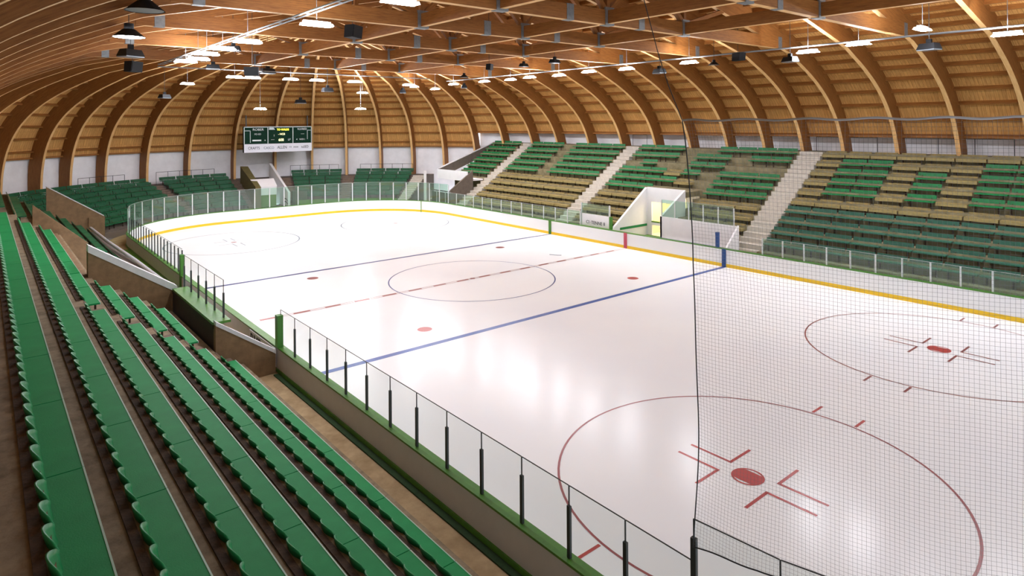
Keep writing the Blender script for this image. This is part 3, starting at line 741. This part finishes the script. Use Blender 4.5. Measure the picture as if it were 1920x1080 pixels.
# ------------------------------------------------------------------ timber roof
SOFF = [(24.0, 2.6), (23.95, 4.5), (23.68, 6.2), (23.18, 7.6), (22.5, 8.75), (21.55, 9.78), (20.38, 10.68), (18.93, 11.5), (17.45, 12.17), (16.2, 12.7)]
APEX = 16.55
def smooth(pts, sub=3):
    out = []
    n = len(pts)
    for i in range(n - 1):
        p0 = Vector(pts[max(i - 1, 0)]); p1 = Vector(pts[i]); p2 = Vector(pts[i + 1]); p3 = Vector(pts[min(i + 2, n - 1)])
        for j in range(sub):
            t = j / sub
            out.append(.5 * ((2 * p1) + (p2 - p0) * t + (2 * p0 - 5 * p1 + 4 * p2 - p3) * t * t + (3 * p1 - p0 - 3 * p2 + p3) * t ** 3))
    out.append(Vector(pts[-1])); return out
def zraf(r): return 12.7 + (16.2 - r) * (APEX - 12.7) / 16.2
CURVE = smooth([Vector(p) for p in SOFF]) + [Vector((r, zraf(r))) for r in (14, 11, 8, 5, 2.5, 0)]
def normals(c):
    out = []
    for i in range(len(c)):
        d = (c[min(i + 1, len(c) - 1)] - c[max(i - 1, 0)]).normalized()
        out.append(Vector((d.y, -d.x)) if d.y * 1 - 0 > -9 else None)
    return out
NRM = normals(CURVE)            # for a path going up then inward (r falling): (dz,-dr) points outward/up
DEP = 1.15
ALEN = [0]
for a, b in zip(CURVE, CURVE[1:]): ALEN.append(ALEN[-1] + (b - a).length)
def arch(name, origin, udir, wdt, label, group, rmin=0.0, zmin=2.6):
    """half frame: udir = horizontal unit vector from the axis out to the wall"""
    ox, oy = origin; ux, uy = udir; sx, sy = -uy * wdt / 2, ux * wdt / 2
    mb = MB(); n = 0
    def W(p, s): return (ox + ux * p.x + sx * s, oy + uy * p.x + sy * s, p.y)
    for i in range(len(CURVE) - 1):
        a, b = CURVE[i], CURVE[i + 1]
        if b.x < rmin:
            if a.x <= rmin: break
            t = (a.x - rmin) / (a.x - b.x); b = a + (b - a) * t; nb = NRM[i + 1]
        else: nb = NRM[i + 1]
        A, Bq = a + NRM[i] * DEP, b + nb * DEP
        u0, u1 = ALEN[i], ALEN[i + 1]
        mb.quad(W(a, -1), W(a, 1), W(b, 1), W(b, -1), [(u0, 0), (u0, wdt), (u1, wdt), (u1, 0)], 1)  # underside takes the paler timber with the bounce light in its colour
        mb.quad(W(A, 1), W(A, -1), W(Bq, -1), W(Bq, 1), [(u0, 0), (u0, wdt), (u1, wdt), (u1, 0)], 0)
        mb.quad(W(a, -1), W(b, -1), W(Bq, -1), W(A, -1), [(u0, 0), (u1, 0), (u1, DEP), (u0, DEP)], 0)
        mb.quad(W(b, 1), W(a, 1), W(A, 1), W(Bq, 1), [(u1, 0), (u0, 0), (u0, DEP), (u1, DEP)], 0)
    a = CURVE[0]; A = a + NRM[0] * DEP; mb.quad(W(a, 1), W(a, -1), W(A, -1), W(A, 1))
    o = mb.build(name, [M['wood'], M['woodlit']]); tag(o, label, 'timber arch', group); return o
RY = [22.2, 17.86, 13.54, 9.45, 5.71, 2.21, -1.19, -4.24, -7.08, -9.85, -13.16, -16.46, -19.8, -23.1, -26.4, -29.7, -33.0, -36.3]
RY = RY[1:]
TRUSS = {17.86, 9.45, 2.21, -4.24, -9.85, -16.46, -23.1, -29.7}
for i, y in enumerate(RY):
    if y > -29: arch('timber_arch', (0, y), (1, 0), .24, f'curved brown timber arch over the opposite stand, {ORD[i+1]} from the scoreboard end', 'timber arches over the opposite stand')
    arch('timber_arch', (0, y), (-1, 0), .24, f'curved brown timber arch over the scalloped benches, {ORD[i+1]} from the scoreboard end', 'timber arches over the scalloped benches')
THS = [-87, -76.5, -66, -55.5, -45.5, -38.5, -30.3, -20.5, -10.5, .6, 10.8, 20.3, 29.4, 38.7, 47.7, 56.9, 66.5, 76, 86]
for i, th in enumerate(THS):
    arch('timber_arch', (0, YC), (math.sin(rad(th)), math.cos(rad(th))), .24, f'radiating timber arch of the rounded end, {ORD[i+1]} counting across past the scoreboard', 'radiating timber arches of the rounded end', rmin=.55)
t = empty('roof_hub', (0, YC, APEX), 'steel hub where the rounded end arches meet under the roof', 'roof hub')
MB().cyl((0, YC), .62, APEX - .15, APEX + .75, 20).build('drum', M['plate'], t)
# deck bays with purlins
def idx_z(zmin): return next(i for i, p in enumerate(CURVE) if p.y >= zmin)
def bay(mapA, mapB, zmin, label, rstop=0.0, usepur=True):
    """mapA/mapB: functions (r,z)->xyz on the two frame planes"""
    mb = MB(); OUT = [c + n * (DEP + .01) for c, n in zip(CURVE, NRM)]
    i0 = max(i for i, q in enumerate(OUT) if q.y <= zmin and q.x > 20)
    OUT2 = [c + n * (DEP + .07) for c, n in zip(CURVE, NRM)]
    wid = (Vector(mapA(20, 9)) - Vector(mapB(20, 9))).length
    for i in range(i0, len(CURVE) - 1):
        a, b = OUT[i], OUT[i + 1]; a2, b2 = OUT2[i], OUT2[i + 1]
        if i == i0: f0 = (zmin - a.y) / max(b.y - a.y, 1e-6); a = a.lerp(b, f0); a2 = a2.lerp(b2, f0)
        if b.x < rstop: break
        u0, u1 = ALEN[i], ALEN[i + 1]
        mb.quad(mapA(a.x, a.y), mapB(a.x, a.y), mapB(b.x, b.y), mapA(b.x, b.y), [(u0, 0), (u0, wid), (u1, wid), (u1, 0)])
        mb.quad(mapA(a2.x, a2.y), mapA(b2.x, b2.y), mapB(b2.x, b2.y), mapB(a2.x, a2.y), [(u0, 0), (u1, 0), (u1, wid), (u0, wid)])
    o = mb.build('ceiling', M['deck']); struct(o, label, 'roof')
    # purlins
    s = ALEN[i0] + .6; 
    while s < ALEN[-1] - .6:
        j = max(q for q in range(len(ALEN)) if ALEN[q] <= s); j = min(j, len(CURVE) - 2)
        f = (s - ALEN[j]) / (ALEN[j + 1] - ALEN[j]); c = CURVE[j].lerp(CURVE[j + 1], f); nn = NRM[j].lerp(NRM[j + 1], f).normalized(); d = (CURVE[j + 1] - CURVE[j]).normalized() * .055
        if c.x < rstop + .8: break
        lo, hi = c + nn * (DEP - .24), c + nn * (DEP + .005)
        P = [lo - d, lo + d, hi + d, hi - d]
        q = MB(); A = [mapA(p.x, p.y) for p in P]; Bq = [mapB(p.x, p.y) for p in P]
        q.hexa([A[0], Bq[0], Bq[1], A[1], A[3], Bq[3], Bq[2], A[2]])
        q.build('purlin', M['purlin'], o)
        s += .98
    return o
def sidemap(y, sg): return lambda r, z: (sg * r, y, z)
for i in range(len(RY) - 1):
    if RY[i + 1] > -30: bay(sidemap(RY[i], 1), sidemap(RY[i + 1], 1), 7.5, f'planked roof bay over the opposite stand, {ORD[i+1]} from the scoreboard end')
    bay(sidemap(RY[i], -1), sidemap(RY[i + 1], -1), 7.5, f'planked roof bay over the scalloped benches, {ORD[i+1]} from the scoreboard end')
def radmap(th): return lambda r, z: (r * math.sin(rad(th)), YC + r * math.cos(rad(th)), z)
bay(sidemap(YC, 1), sidemap(RY[0], 1), 7.5, 'planked roof strip joining the opposite side to the rounded end')
bay(sidemap(YC, -1), sidemap(RY[0], -1), 7.5, 'planked roof strip joining the bench side to the rounded end')
TT = [-90] + THS + [90]
for i in range(len(TT) - 1):
    zm = 7.5 if (TT[i] > 60 ) else 5.88
    bay(radmap(TT[i]), radmap(TT[i + 1]), zm, f'wedge of planked roof in the rounded end, {ORD[i+1]} counting across past the scoreboard', rstop=.3)
# white band walls behind the arch feet
RW = 25.14
mb = MB(); mb.box(RW, RW + .15, -37, 20, 5.0, 7.56); struct(mb.build('wall_right', M['band']), 'white block wall band behind the arch feet above the opposite stand', 'wall')
mb = MB(); mb.box(-RW - .15, -RW, -37, 20, 4.5, 7.56); struct(mb.build('wall_left', M['band']), 'white block wall band behind the arches over the scalloped benches', 'wall')
mb = MB()
for i in range(len(TT) - 1):
    a, b = TT[i], TT[i + 1]; zt = 7.56 if a > 60 else 5.95
    mb.hexa([pol(RW, a, .0), pol(RW, b, .0), pol(RW + .15, b, .0), pol(RW + .15, a, .0), pol(RW, a, zt), pol(RW, b, zt), pol(RW + .15, b, zt), pol(RW + .15, a, zt)])
struct(mb.build('wall_far', M['band']), 'white block wall band behind the arch feet at the rounded end', 'wall')
def eave(p0, p1, q0, q1, z, lab):
    struct(MB().hexa([(*p0, z), (*p1, z), (*q1, z), (*q0, z), (*p0, z + .14), (*p1, z + .14), (*q1, z + .14), (*q0, z + .14)]).build('trim_1', M['purlin']), lab, 'eave board')
def outx(z):
    i = idx_z(z); return (CURVE[i] + NRM[i] * DEP).x
ex = outx(7.5) - .15
struct(MB().box(ex, RW + .1, -37, 20, 7.52, 7.64).build('trim_1', M['purlin']), 'dark timber eave board above the white wall of the opposite stand', 'eave board')
struct(MB().box(-RW - .1, -ex, -37, 20, 7.52, 7.64).build('trim_2', M['purlin']), 'dark timber eave board above the bench side wall', 'eave board')
mb = MB(); e2 = outx(5.9) - .15
for i in range(len(TT) - 1):
    a, b = TT[i], TT[i + 1]; z, e = (7.52, ex) if a > 60 else (5.91, e2)
    mb.hexa([pol(e, a, z), pol(e, b, z), pol(RW + .1, b, z), pol(RW + .1, a, z), pol(e, a, z + .13), pol(e, b, z + .13), pol(RW + .1, b, z + .13), pol(RW + .1, a, z + .13)])
struct(mb.build('trim_3', M['purlin']), 'timber eave board round the end wall below the planks', 'eave board')

# roof trusses across the hall
ZC0, ZC1 = 12.86, 13.5
LX = (-5.8, .2, 5.8)
tnum = 0
for y in sorted(TRUSS, reverse=True):
    tnum += 1
    t = empty('roof_truss', (0, y, ZC0), f'timber roof truss with flat bottom chord, {ORD[tnum]} from the scoreboard end', 'roof truss', 'timber roof trusses')
    s = MB(); s.box(-15.9, 15.9, y - .15, y + .15, ZC0, ZC1); o = s.build('bottom_chord', [M['wood'], M['woodlit']], t)
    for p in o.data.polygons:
        if p.normal.z < -.9: p.material_index = 1  # chord underside painted as lit from the ice
    for x in LX: MB().bar((x, y, ZC1 - .05), (x, y, zraf(abs(x)) + .05), .2, .2, (0, 1, 0)).build('web_post', M['wood'], t)
    for x0, x1 in ((.2, 2.9), (.2, -2.5), (5.8, 3.1), (5.8, 9.2), (-5.8, -3.1), (-5.8, -9.2)):
        MB().bar((x0, y, ZC1 - .1), (x1, y, zraf(abs(x1)) + .05), .2, .22, (0, 1, 0)).build('web_diagonal', M['wood'], t)
    for x in LX: MB().box(x - .28, x + .28, y - .18, y + .18, ZC0 - .03, ZC1 + .12).build('steel_plate', M['plate'], t)
    for x in (-2.2, 2.4, -15.0, 15.0): MB().box(x - .2, x + .2, y - .165, y + .165, ZC0 - .015, ZC1 + .02).build('splice_plate', M['plate'], t)
ts = sorted(TRUSS, reverse=True)
for i in range(len(ts) - 1):
    for j, x in enumerate(LX):
        s = MB(); s.box(x - .13, x + .13, ts[i + 1] + .18, ts[i] - .18, ZC0 + .05, ZC1 - .02); o = s.build('tie_beam', [M['wood'], M['woodlit']])
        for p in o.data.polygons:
            if p.normal.z < -.9: p.material_index = 1  # beam underside painted as lit from the ice
        tag(o, f'horizontal timber tie beam {("on the bench side", "along the middle", "on the opposite stand side")[j]}, spanning {ORD[i+1]} gap between trusses from the scoreboard', 'tie beam', 'timber tie beams between trusses')

# ------------------------------------------------------------------ light runs
ZT = 12.55
def conduit(P0, P1, label, nh=8):
    t = empty('conduit_run', P0, label, 'conduit', 'overhead conduit runs')
    a, b = Vector(P0), Vector(P1); d = (b - a).normalized(); s = Vector((d.y, -d.x, 0)) * .13
    for k, off in ((0, s), (1, -s)): MB().tube([a + off, b + off], .035, 6).build('conduit', M['steel'], t)
    n = int((b - a).length / 1.3)
    for i in range(n + 1):
        p = a.lerp(b, i / n); m_ = MB().bar(p - s, p + s, .03, .03)
        m_.build('rung', M['steel'], t)
    return t
conduit((12.6, -24, ZT), (12.6, 21, ZT), 'long steel conduit run carrying lamps over the opposite boards')
conduit((-12.0, -20, ZT), (-12.0, 17.5, ZT), 'steel conduit run carrying lamps above the scalloped bench side')
conduit((-11.8, 19.3, ZT), (9.5, 19.3, ZT), 'steel conduit run carrying lamps across below the roof hub')
def topz(x, y):
    r = abs(x) if y < YC else math.hypot(x, y - YC)
    for a, b in zip(CURVE, CURVE[1:]):
        if b.x <= r <= a.x and a.x > b.x: return a.y + (b.y - a.y) * (a.x - r) / (a.x - b.x) + 1.05
    return 16
def hanger(mb, x, y, z): mb.tube([(x, y, z), (x, y, topz(x, y))], .014, 5); return mb
def lamp(x, y, z, along, label, group, lit=True, L=1.1):
    t = empty('ceiling_lamp', (x, y, z), label, 'ceiling lamp', group)
    lx, ly = (L / 2, .2) if along == 'x' else (.2, L / 2)
    hx, hy = (lx * .9, .07) if along == 'x' else (.07, ly * .9)
    MB().box(x - hx, x + hx, y - hy, y + hy, z + .06, z + .15).build('housing', M['steel'], t)
    MB().hexa([(x - lx, y - ly, z - .02), (x + lx, y - ly, z - .02), (x + lx, y + ly, z - .02), (x - lx, y + ly, z - .02),
               (x - lx * .96, y - ly * .8, z + .06), (x + lx * .96, y - ly * .8, z + .06), (x + lx * .96, y + ly * .8, z + .06), (x - lx * .96, y + ly * .8, z + .06)]).build('lamp_panel', M['lamp' if lit else 'lampdim'], t)
    hanger(MB(), x, y, z + .14).build('hanger', M['steel'], t)
for i, (y, z) in enumerate(((-21.3, 12.2), (-15.3, 12.38), (-12.78, 12.22), (-5.42, 12.22), (-.47, 12.18), (3.02, 12.22), (6.1, 12.15), (9.45, 12.2), (11.85, 12.15), (15.4, 12.2), (20.1, 12.2), (23.2, 11.9), (27.0, 12.3))):
    lamp(12.6, y, z, 'y', f'glowing white ceiling lamp under the conduit over the opposite boards, {ORD[i+1]} from the net', 'lamps over the opposite boards')
for i, (x, y) in enumerate(((-11.6, -12.5), (-11.8, -7.0), (-12.2, -.7), (-12.3, 2.6), (-12.3, 5.3), (-12.2, 10.0), (-12.0, 8.2))):
    lamp(x, y, 12.1, 'x', f'glowing ceiling lamp under the conduit over the bench side, {ORD[i+1]} in the run' if i < 5 else f'glowing ceiling lamp where two conduits meet above the far corner, {("outer","inner")[i-5]} one', 'lamps over the bench side')
for i, x in enumerate((-6.84, -5.6, -2.77, -.66, 2.49)):
    lamp(x, 19.5, 12.02, 'x', f'glowing ceiling lamp in the cross run below the roof hub, {ORD[i+1]} from the bench side', 'lamps below the roof hub')
lamp(8.2, 20.6, 12.0, 'x', 'glowing ceiling lamp at the corner of the cross run toward the opposite stand', 'lamps below the roof hub')
for i, (x, y, z) in enumerate(((-1.6, 30.0, 10.0), (8.4, 30.0, 11.7), (8.4, 30.4, 10.1), (-7.8, 29.0, 12.0))):
    lamp(x, y, z, 'x', f'white hanging lamp in the rounded end, {("near the scoreboard", "upper of the pair past the scoreboard", "lower of the pair past the scoreboard", "high above the corner block")[i]}', 'lamps of the rounded end', L=1.0)
lamp(10.6, -18.75, 12.55, 'x', 'glowing lamp at the top edge above the netted stand', 'lamps over the opposite boards')
def flood(x, y, z, az, kind, label, sc=1.0, lit=False):
    t = empty('floodlight' if kind != 'speaker' else 'loudspeaker', (x, y, z), label, 'floodlight' if kind != 'speaker' else 'loudspeaker', 'dark fixtures hung in the roof')
    c, s = math.cos(az), math.sin(az)
    def Q(a, b, h): return (x + (a * c - b * s) * sc, y + (a * s + b * c) * sc, z + h * sc)
    if kind == 'speaker':
        MB().hexa([Q(-.5, -.25, -.3), Q(.5, -.25, -.3), Q(.4, .25, -.3), Q(-.4, .25, -.3), Q(-.5, -.32, .3), Q(.5, -.32, .3), Q(.4, .2, .3), Q(-.4, .2, .3)]).build('cabinet', M['darkgrey'], t)
        MB().hexa([Q(-.46, -.275, -.27), Q(.46, -.275, -.27), Q(.46, -.25, -.27), Q(-.46, -.25, -.27), Q(-.46, -.335, .27), Q(.46, -.335, .27), Q(.46, -.31, .27), Q(-.46, -.31, .27)]).build('grille', M['black'], t)
    elif kind == 'round':
        MB().tube([Q(0, 0, .3), Q(0, 0, .1)], .14 * sc, 12).build('ballast', M['black'], t)
        m_ = MB(); n = 16
        a = [Q(.18 * math.cos(2 * PI * i / n), .18 * math.sin(2 * PI * i / n), .12) for i in range(n)]; b = [Q(.48 * math.cos(2 * PI * i / n), .48 * math.sin(2 * PI * i / n), -.14) for i in range(n)]
        for i in range(n): m_.quad(b[i], b[(i + 1) % n], a[(i + 1) % n], a[i])
        m_.build('reflector', M['darkgrey'], t)
        MB().ngon([Q(.44 * math.cos(2 * PI * i / n), .44 * math.sin(2 * PI * i / n), -.13) for i in range(n)]) or None
        q = MB(); q.ngon([Q(.45 * math.cos(2 * PI * i / n), .45 * math.sin(2 * PI * i / n), -.13) for i in range(n)]); q.build('lens', M['floodlens' if lit else 'lens'], t)
    else:
        MB().hexa([Q(-.42, -.3, -.12), Q(.42, -.3, -.12), Q(.42, .3, -.12), Q(-.42, .3, -.12), Q(-.34, -.2, .16), Q(.34, -.2, .16), Q(.34, .2, .16), Q(-.34, .2, .16)]).build('housing', M['darkgrey'], t)
        MB().hexa([Q(-.4, -.28, -.16), Q(.4, -.28, -.16), Q(.4, .28, -.16), Q(-.4, .28, -.16), Q(-.4, -.28, -.12), Q(.4, -.28, -.12), Q(.4, .28, -.12), Q(-.4, .28, -.12)]).build('lens', M['lens'], t)
        MB().box(x - .1 * sc, x + .1 * sc, y - .1 * sc, y + .1 * sc, z + .13 * sc, z + .36 * sc).build('ballast', M['black'], t)
    hanger(MB(), x, y, z + .3 * sc).build('bracket', M['darksteel'], t)
FL = [(-17.3, -7.9, 12.05, .3, 'round', 'black round floodlight at the top edge on the first visible arches', 1.1), (-16.75, -1.76, 12.0, .3, 'round', 'black round floodlight with bright rim below the bench side arches', 1.15),
      (-15.5, 5.85, 12.0, .5, 'flood', 'black floodlight cluster third along the bench side arches', 1.15), (-14.2, 13.6, 12.0, .8, 'speaker', 'black tilted loudspeaker at the corner end of the bench side arches', 1.0),
      (-11.4, 4.1, 12.35, -.5, 'flood', 'small dark floodlight beside the corner of the conduits', .8), (-10.6, 10.7, 11.95, -.3, 'flood', 'dark floodlight above the joined lamps in the far corner', .9),
      (-10.4, 4.4, 11.3, -.6, 'speaker', 'black loudspeaker hanging just past the joined corner lamps', .7), (-9.0, -4.0, 12.45, .65, 'speaker', 'wide dark rectangular loudspeaker under the truss on the bench side', .85),
      (-4.49, 19.5, 12.6, 0, 'flood', 'dark box fixture on top of the cross run', 1.2), (-9.3, 30.0, 11.0, .5, 'flood', 'grey oval floodlight between the far corner arches', 1.0),
      (2.1, 30.0, 10.75, 0, 'flood', 'dark cone floodlight left of the plain end planks above the scoreboard', 1.1), (.25, 19.7, 11.35, 0, 'flood', 'dark floodlight with pale lens hanging below the cross run', 1.0), (5.0, 30.5, 12.0, 0, 'flood', 'dark shaded floodlight high beside the end lamps pair', .9),
      (12.4, -11.91, 11.9, 1.3, 'flood', 'grey floodlight under the conduit beside the lamp nearest the net top', .9), (12.4, -18.44, 11.95, 1.3, 'flood', 'wide grey floodlight under the conduit near the picture edge', 1.0),
      (12.4, -8.84, 12.3, 1.3, 'speaker', 'black wedge loudspeaker on the opposite conduit', .75), (12.4, -7.28, 12.05, 1.3, 'round', 'small black floodlight beside the wedge loudspeaker', .7), (12.4, -3.33, 11.85, 1.3, 'flood', 'silver fronted floodlight under the opposite conduit', .95),
      (12.2, 17.85, 11.87, 1.0, 'flood', 'pale floodlight below the far part of the opposite conduit', .9), (12.2, 28.6, 11.9, 1.0, 'flood', 'dark floodlight at the corner of the cross run', 1.1),
      (5.46, 5.44, 12.4, .6, 'speaker', 'black twin box fixture hanging under the middle tie beam', .65), (8.89, 13.18, 12.4, .6, 'round', 'black and grey floodlight under the far truss', .8), (6.87, 3.5, 12.45, .2, 'flood', 'pale grey floodlight below the crossing beams', .7), (7.06, .72, 12.5, .2, 'flood', 'grey boxed floodlight beside the tie beam plate', .8)]
for f_ in FL: flood(*f_[:6], f_[6], lit=f_[0] < -16.5 and f_[1] != -7.9)

# ------------------------------------------------------------------ scoreboard
sb = empty('scoreboard', (3.63, 40.0, 5.7), 'wide dark green scoreboard with white sponsor banner high on the rounded end', 'scoreboard')
X0, X1 = .0, 7.25; YS = 40.0
MB().box(X0, X1, YS, YS + .35, 5.72, 8.4).build('cabinet', M['scdark'], sb)
s = MB()
for x in (X0, 2.42, 5.1, X1 - .08): s.box(x, x + .08, YS - .05, YS, 6.62, 8.4)
s.box(X0, X1, YS - .05, YS, 8.33, 8.42); s.box(.62, .68, YS - .04, YS, 6.75, 8.0); s.box(6.72, 6.78, YS - .04, YS, 7.0, 8.0); s.box(X0 + .08, .65, YS - .04, YS, 7.96, 8.02); s.box(6.74, X1, YS - .04, YS, 7.96, 8.02); s.build('frame', M['scframe'], sb)
for a, b in ((.08, 2.42), (2.5, 5.1), (5.18, X1 - .08)): MB().box(a, b, YS - .02, YS, 6.62, 8.33).build('panel', M['scgreen'], sb)
MB().box(X0 + .02, X1 - .02, YS - .06, YS, 5.72, 6.6).build('banner', M['scwhite'], sb)
FR = rot_face(0, -1)
def sbt(txt, x, z, size, m, name='lettering', sx=1): text_mesh(txt, size, name, M[m], sb, (x, YS - .07, z), FR, .008, sx)
sbt('CRAFTS', 1.0, 6.16, .40, 'ltblack', sx=.85); sbt('CASCO', 2.55, 6.16, .36, 'tealp', sx=.9); sbt('ALLEN', 3.95, 6.18, .44, 'ltblack', sx=.8)
sbt('vis', 4.85, 6.22, .28, 'tealp'); sbt('mon', 5.45, 6.2, .30, 'ltblack'); sbt('tuSED', 6.45, 6.18, .38, 'ltblack', sx=.85)
sbt('ROBER', 1.45, 8.1, .34, 'ltwhite', sx=1.1); sbt('PO ED', 1.4, 7.62, .24, 'ltwhite'); sbt('00', 1.4, 7.0, .01, 'ltwhite')
MB().box(.85, 1.75, YS - .08, YS - .02, 6.9, 7.05).build('readout', M['ltwhite'], sb); sbt('a', 2.15, 7.0, .28, 'ltwhite')
MB().hexa([(2.55, YS - .08, 8.08), (3.2, YS - .08, 8.08), (3.2, YS - .02, 8.08), (2.55, YS - .02, 8.08), (2.6, YS - .08, 8.3), (3.05, YS - .08, 8.3), (3.05, YS - .02, 8.3), (2.6, YS - .02, 8.3)]).build('logo_plate', M['scframe'], sb)
sbt('TO WALDS', 4.05, 8.08, .30, 'ltyellow', 'yellow_readout', .85); sbt('- HCB', 3.9, 7.6, .28, 'ltcream', 'cream_readout'); sbt('1', 3.1, 7.45, .3, 'ltwhite')
sbt('608', 3.85, 6.98, .38, 'ltcream', 'cream_readout', 1.0); sbt('LF', 4.72, 7.0, .3, 'ltwhite'); sbt('----', 2.95, 7.05, .3, 'ltwhite')
sbt('VLKRED', 6.15, 8.12, .30, 'ltwhite'); sbt('----', 6.2, 7.62, .3, 'ltwhite'); sbt('4', 5.55, 7.0, .26, 'ltwhite'); sbt('WER I', 6.15, 7.0, .24, 'ltwhite')
s = MB(); s.box(.3, .4, YS + .3, YS + .4, 8.4, 9.6); s.box(6.85, 6.95, YS + .3, YS + .4, 8.4, 9.6); s.build('hanger', M['darksteel'], sb)

# ------------------------------------------------------------------ safety net along the bottom corner
nt = empty('safety_net', (-13.3, -23.4, 2.0), 'tall fine meshed safety net hanging along the corner glass', 'net')
cxn, cyn, rn = WL + RN, YN + RN, RN + .25
LA = rad(58); NVV = 130; CELL = .048
arcL = rn * LA; NH = int(arcL / CELL)
def wob(s, z):   # gentle sag and waviness of the hanging cloth
    return .05 * math.sin(s * 2.1 + z * .5) + .03 * math.sin(s * 5.3 + z * 1.3) + .025 * math.sin(z * 2.7)
def edge(z): return .2 * ((z - 6.6) / 2.0) ** 2 if z > 6.6 else -.08 * math.sin(PI * (z - 2.7) / 3.9)
Z0n, Z1n = 2.02, 8.62
def netp(s, z):
    a = PI + (s + .12) / rn
    q = rn + wob(s, z) * .6
    return (cxn + q * math.cos(a), cyn + q * math.sin(a) + (edge(z) if s < .5 else edge(z) * max(0, 1 - (s - .5))), z)
def hem(s): return 2.67 + .13 * min(1, s / .9) + .015 * math.sin(s * 5)
mb = MB(); CR = .0014
NZ = int((Z1n - Z0n) / CELL)
for i in range(NH + 1):
    s_ = i * CELL; z0 = hem(s_)
    m_ = NZ // 2
    mb.tube([netp(s_, z0 + (Z1n - z0) * j / m_) for j in range(m_ + 1)], CR, 3, False)
for j in range(NZ + 1):
    z = Z1n - j * CELL
    pts = [netp(i * CELL * 2, z) for i in range(NH // 2 + 1) if hem(i * CELL * 2) < z + .01]
    if len(pts) > 1: mb.tube(pts, CR, 3, False)
mb.build('mesh_cloth', M['cord'], nt)
MB().tube([netp(0, hem(0) + (Z1n - hem(0)) * j / 60) for j in range(61)], .009, 5).build('edge_cord', M['edgecord'], nt)
MB().tube([netp(i * .1, Z1n + .012 * math.sin(i * .9)) for i in range(int(arcL / .1) + 1)], .016, 6).build('top_rope', M['rope'], nt)
MB().tube([netp(i * .1, hem(i * .1)) for i in range(int(arcL / .1) + 1)], .010, 5).build('hem_cord', M['edgecord'], nt)
MB().tube([netp(0, Z1n), (-13.3, -23.12, 9.14), (-13.3, -22.95, 9.6), (-13.3, -21.9, 13.0)], .007, 5).build('suspension_cord', M['edgecord'], nt)

# ------------------------------------------------------------------ world, camera, render look
for p in list(protos.values()):
    if not p[2]:
        for k in p[1]: bpy.data.objects.remove(k)
        bpy.data.objects.remove(p[0])
w = bpy.data.worlds.new('world'); scene.world = w; w.use_nodes = True
w.node_tree.nodes['Background'].inputs['Color'].default_value = (.85, .9, 1, 1); w.node_tree.nodes['Background'].inputs['Strength'].default_value = .5
cam = bpy.data.cameras.new('camera'); co = bpy.data.objects.new('camera', cam); COL.objects.link(co)
co.location = (-20.9563, -28.8193, 8.5944)
co.rotation_euler = (Matrix.Rotation(-.6919, 3, 'Z') @ Matrix.Rotation(PI / 2, 3, 'X') @ Matrix.Rotation(-.0068, 3, 'Z')).to_euler()
cam.sensor_width = 36; cam.lens = 1202.4939 * 36 / 1920; cam.shift_y = -(540 - 231.13) / 1920; cam.clip_end = 300; cam.clip_start = .05
scene.camera = co
scene.view_settings.view_transform = 'Standard'; scene.view_settings.look = 'None'; scene.view_settings.gamma = 1
scene.view_settings.exposure = 1.85
scene.cycles.use_denoising = True
scene.cycles.max_bounces = 8; scene.cycles.transparent_max_bounces = 24; scene.cycles.diffuse_bounces = 5
scene.cycles.sample_clamp_indirect = 6.0
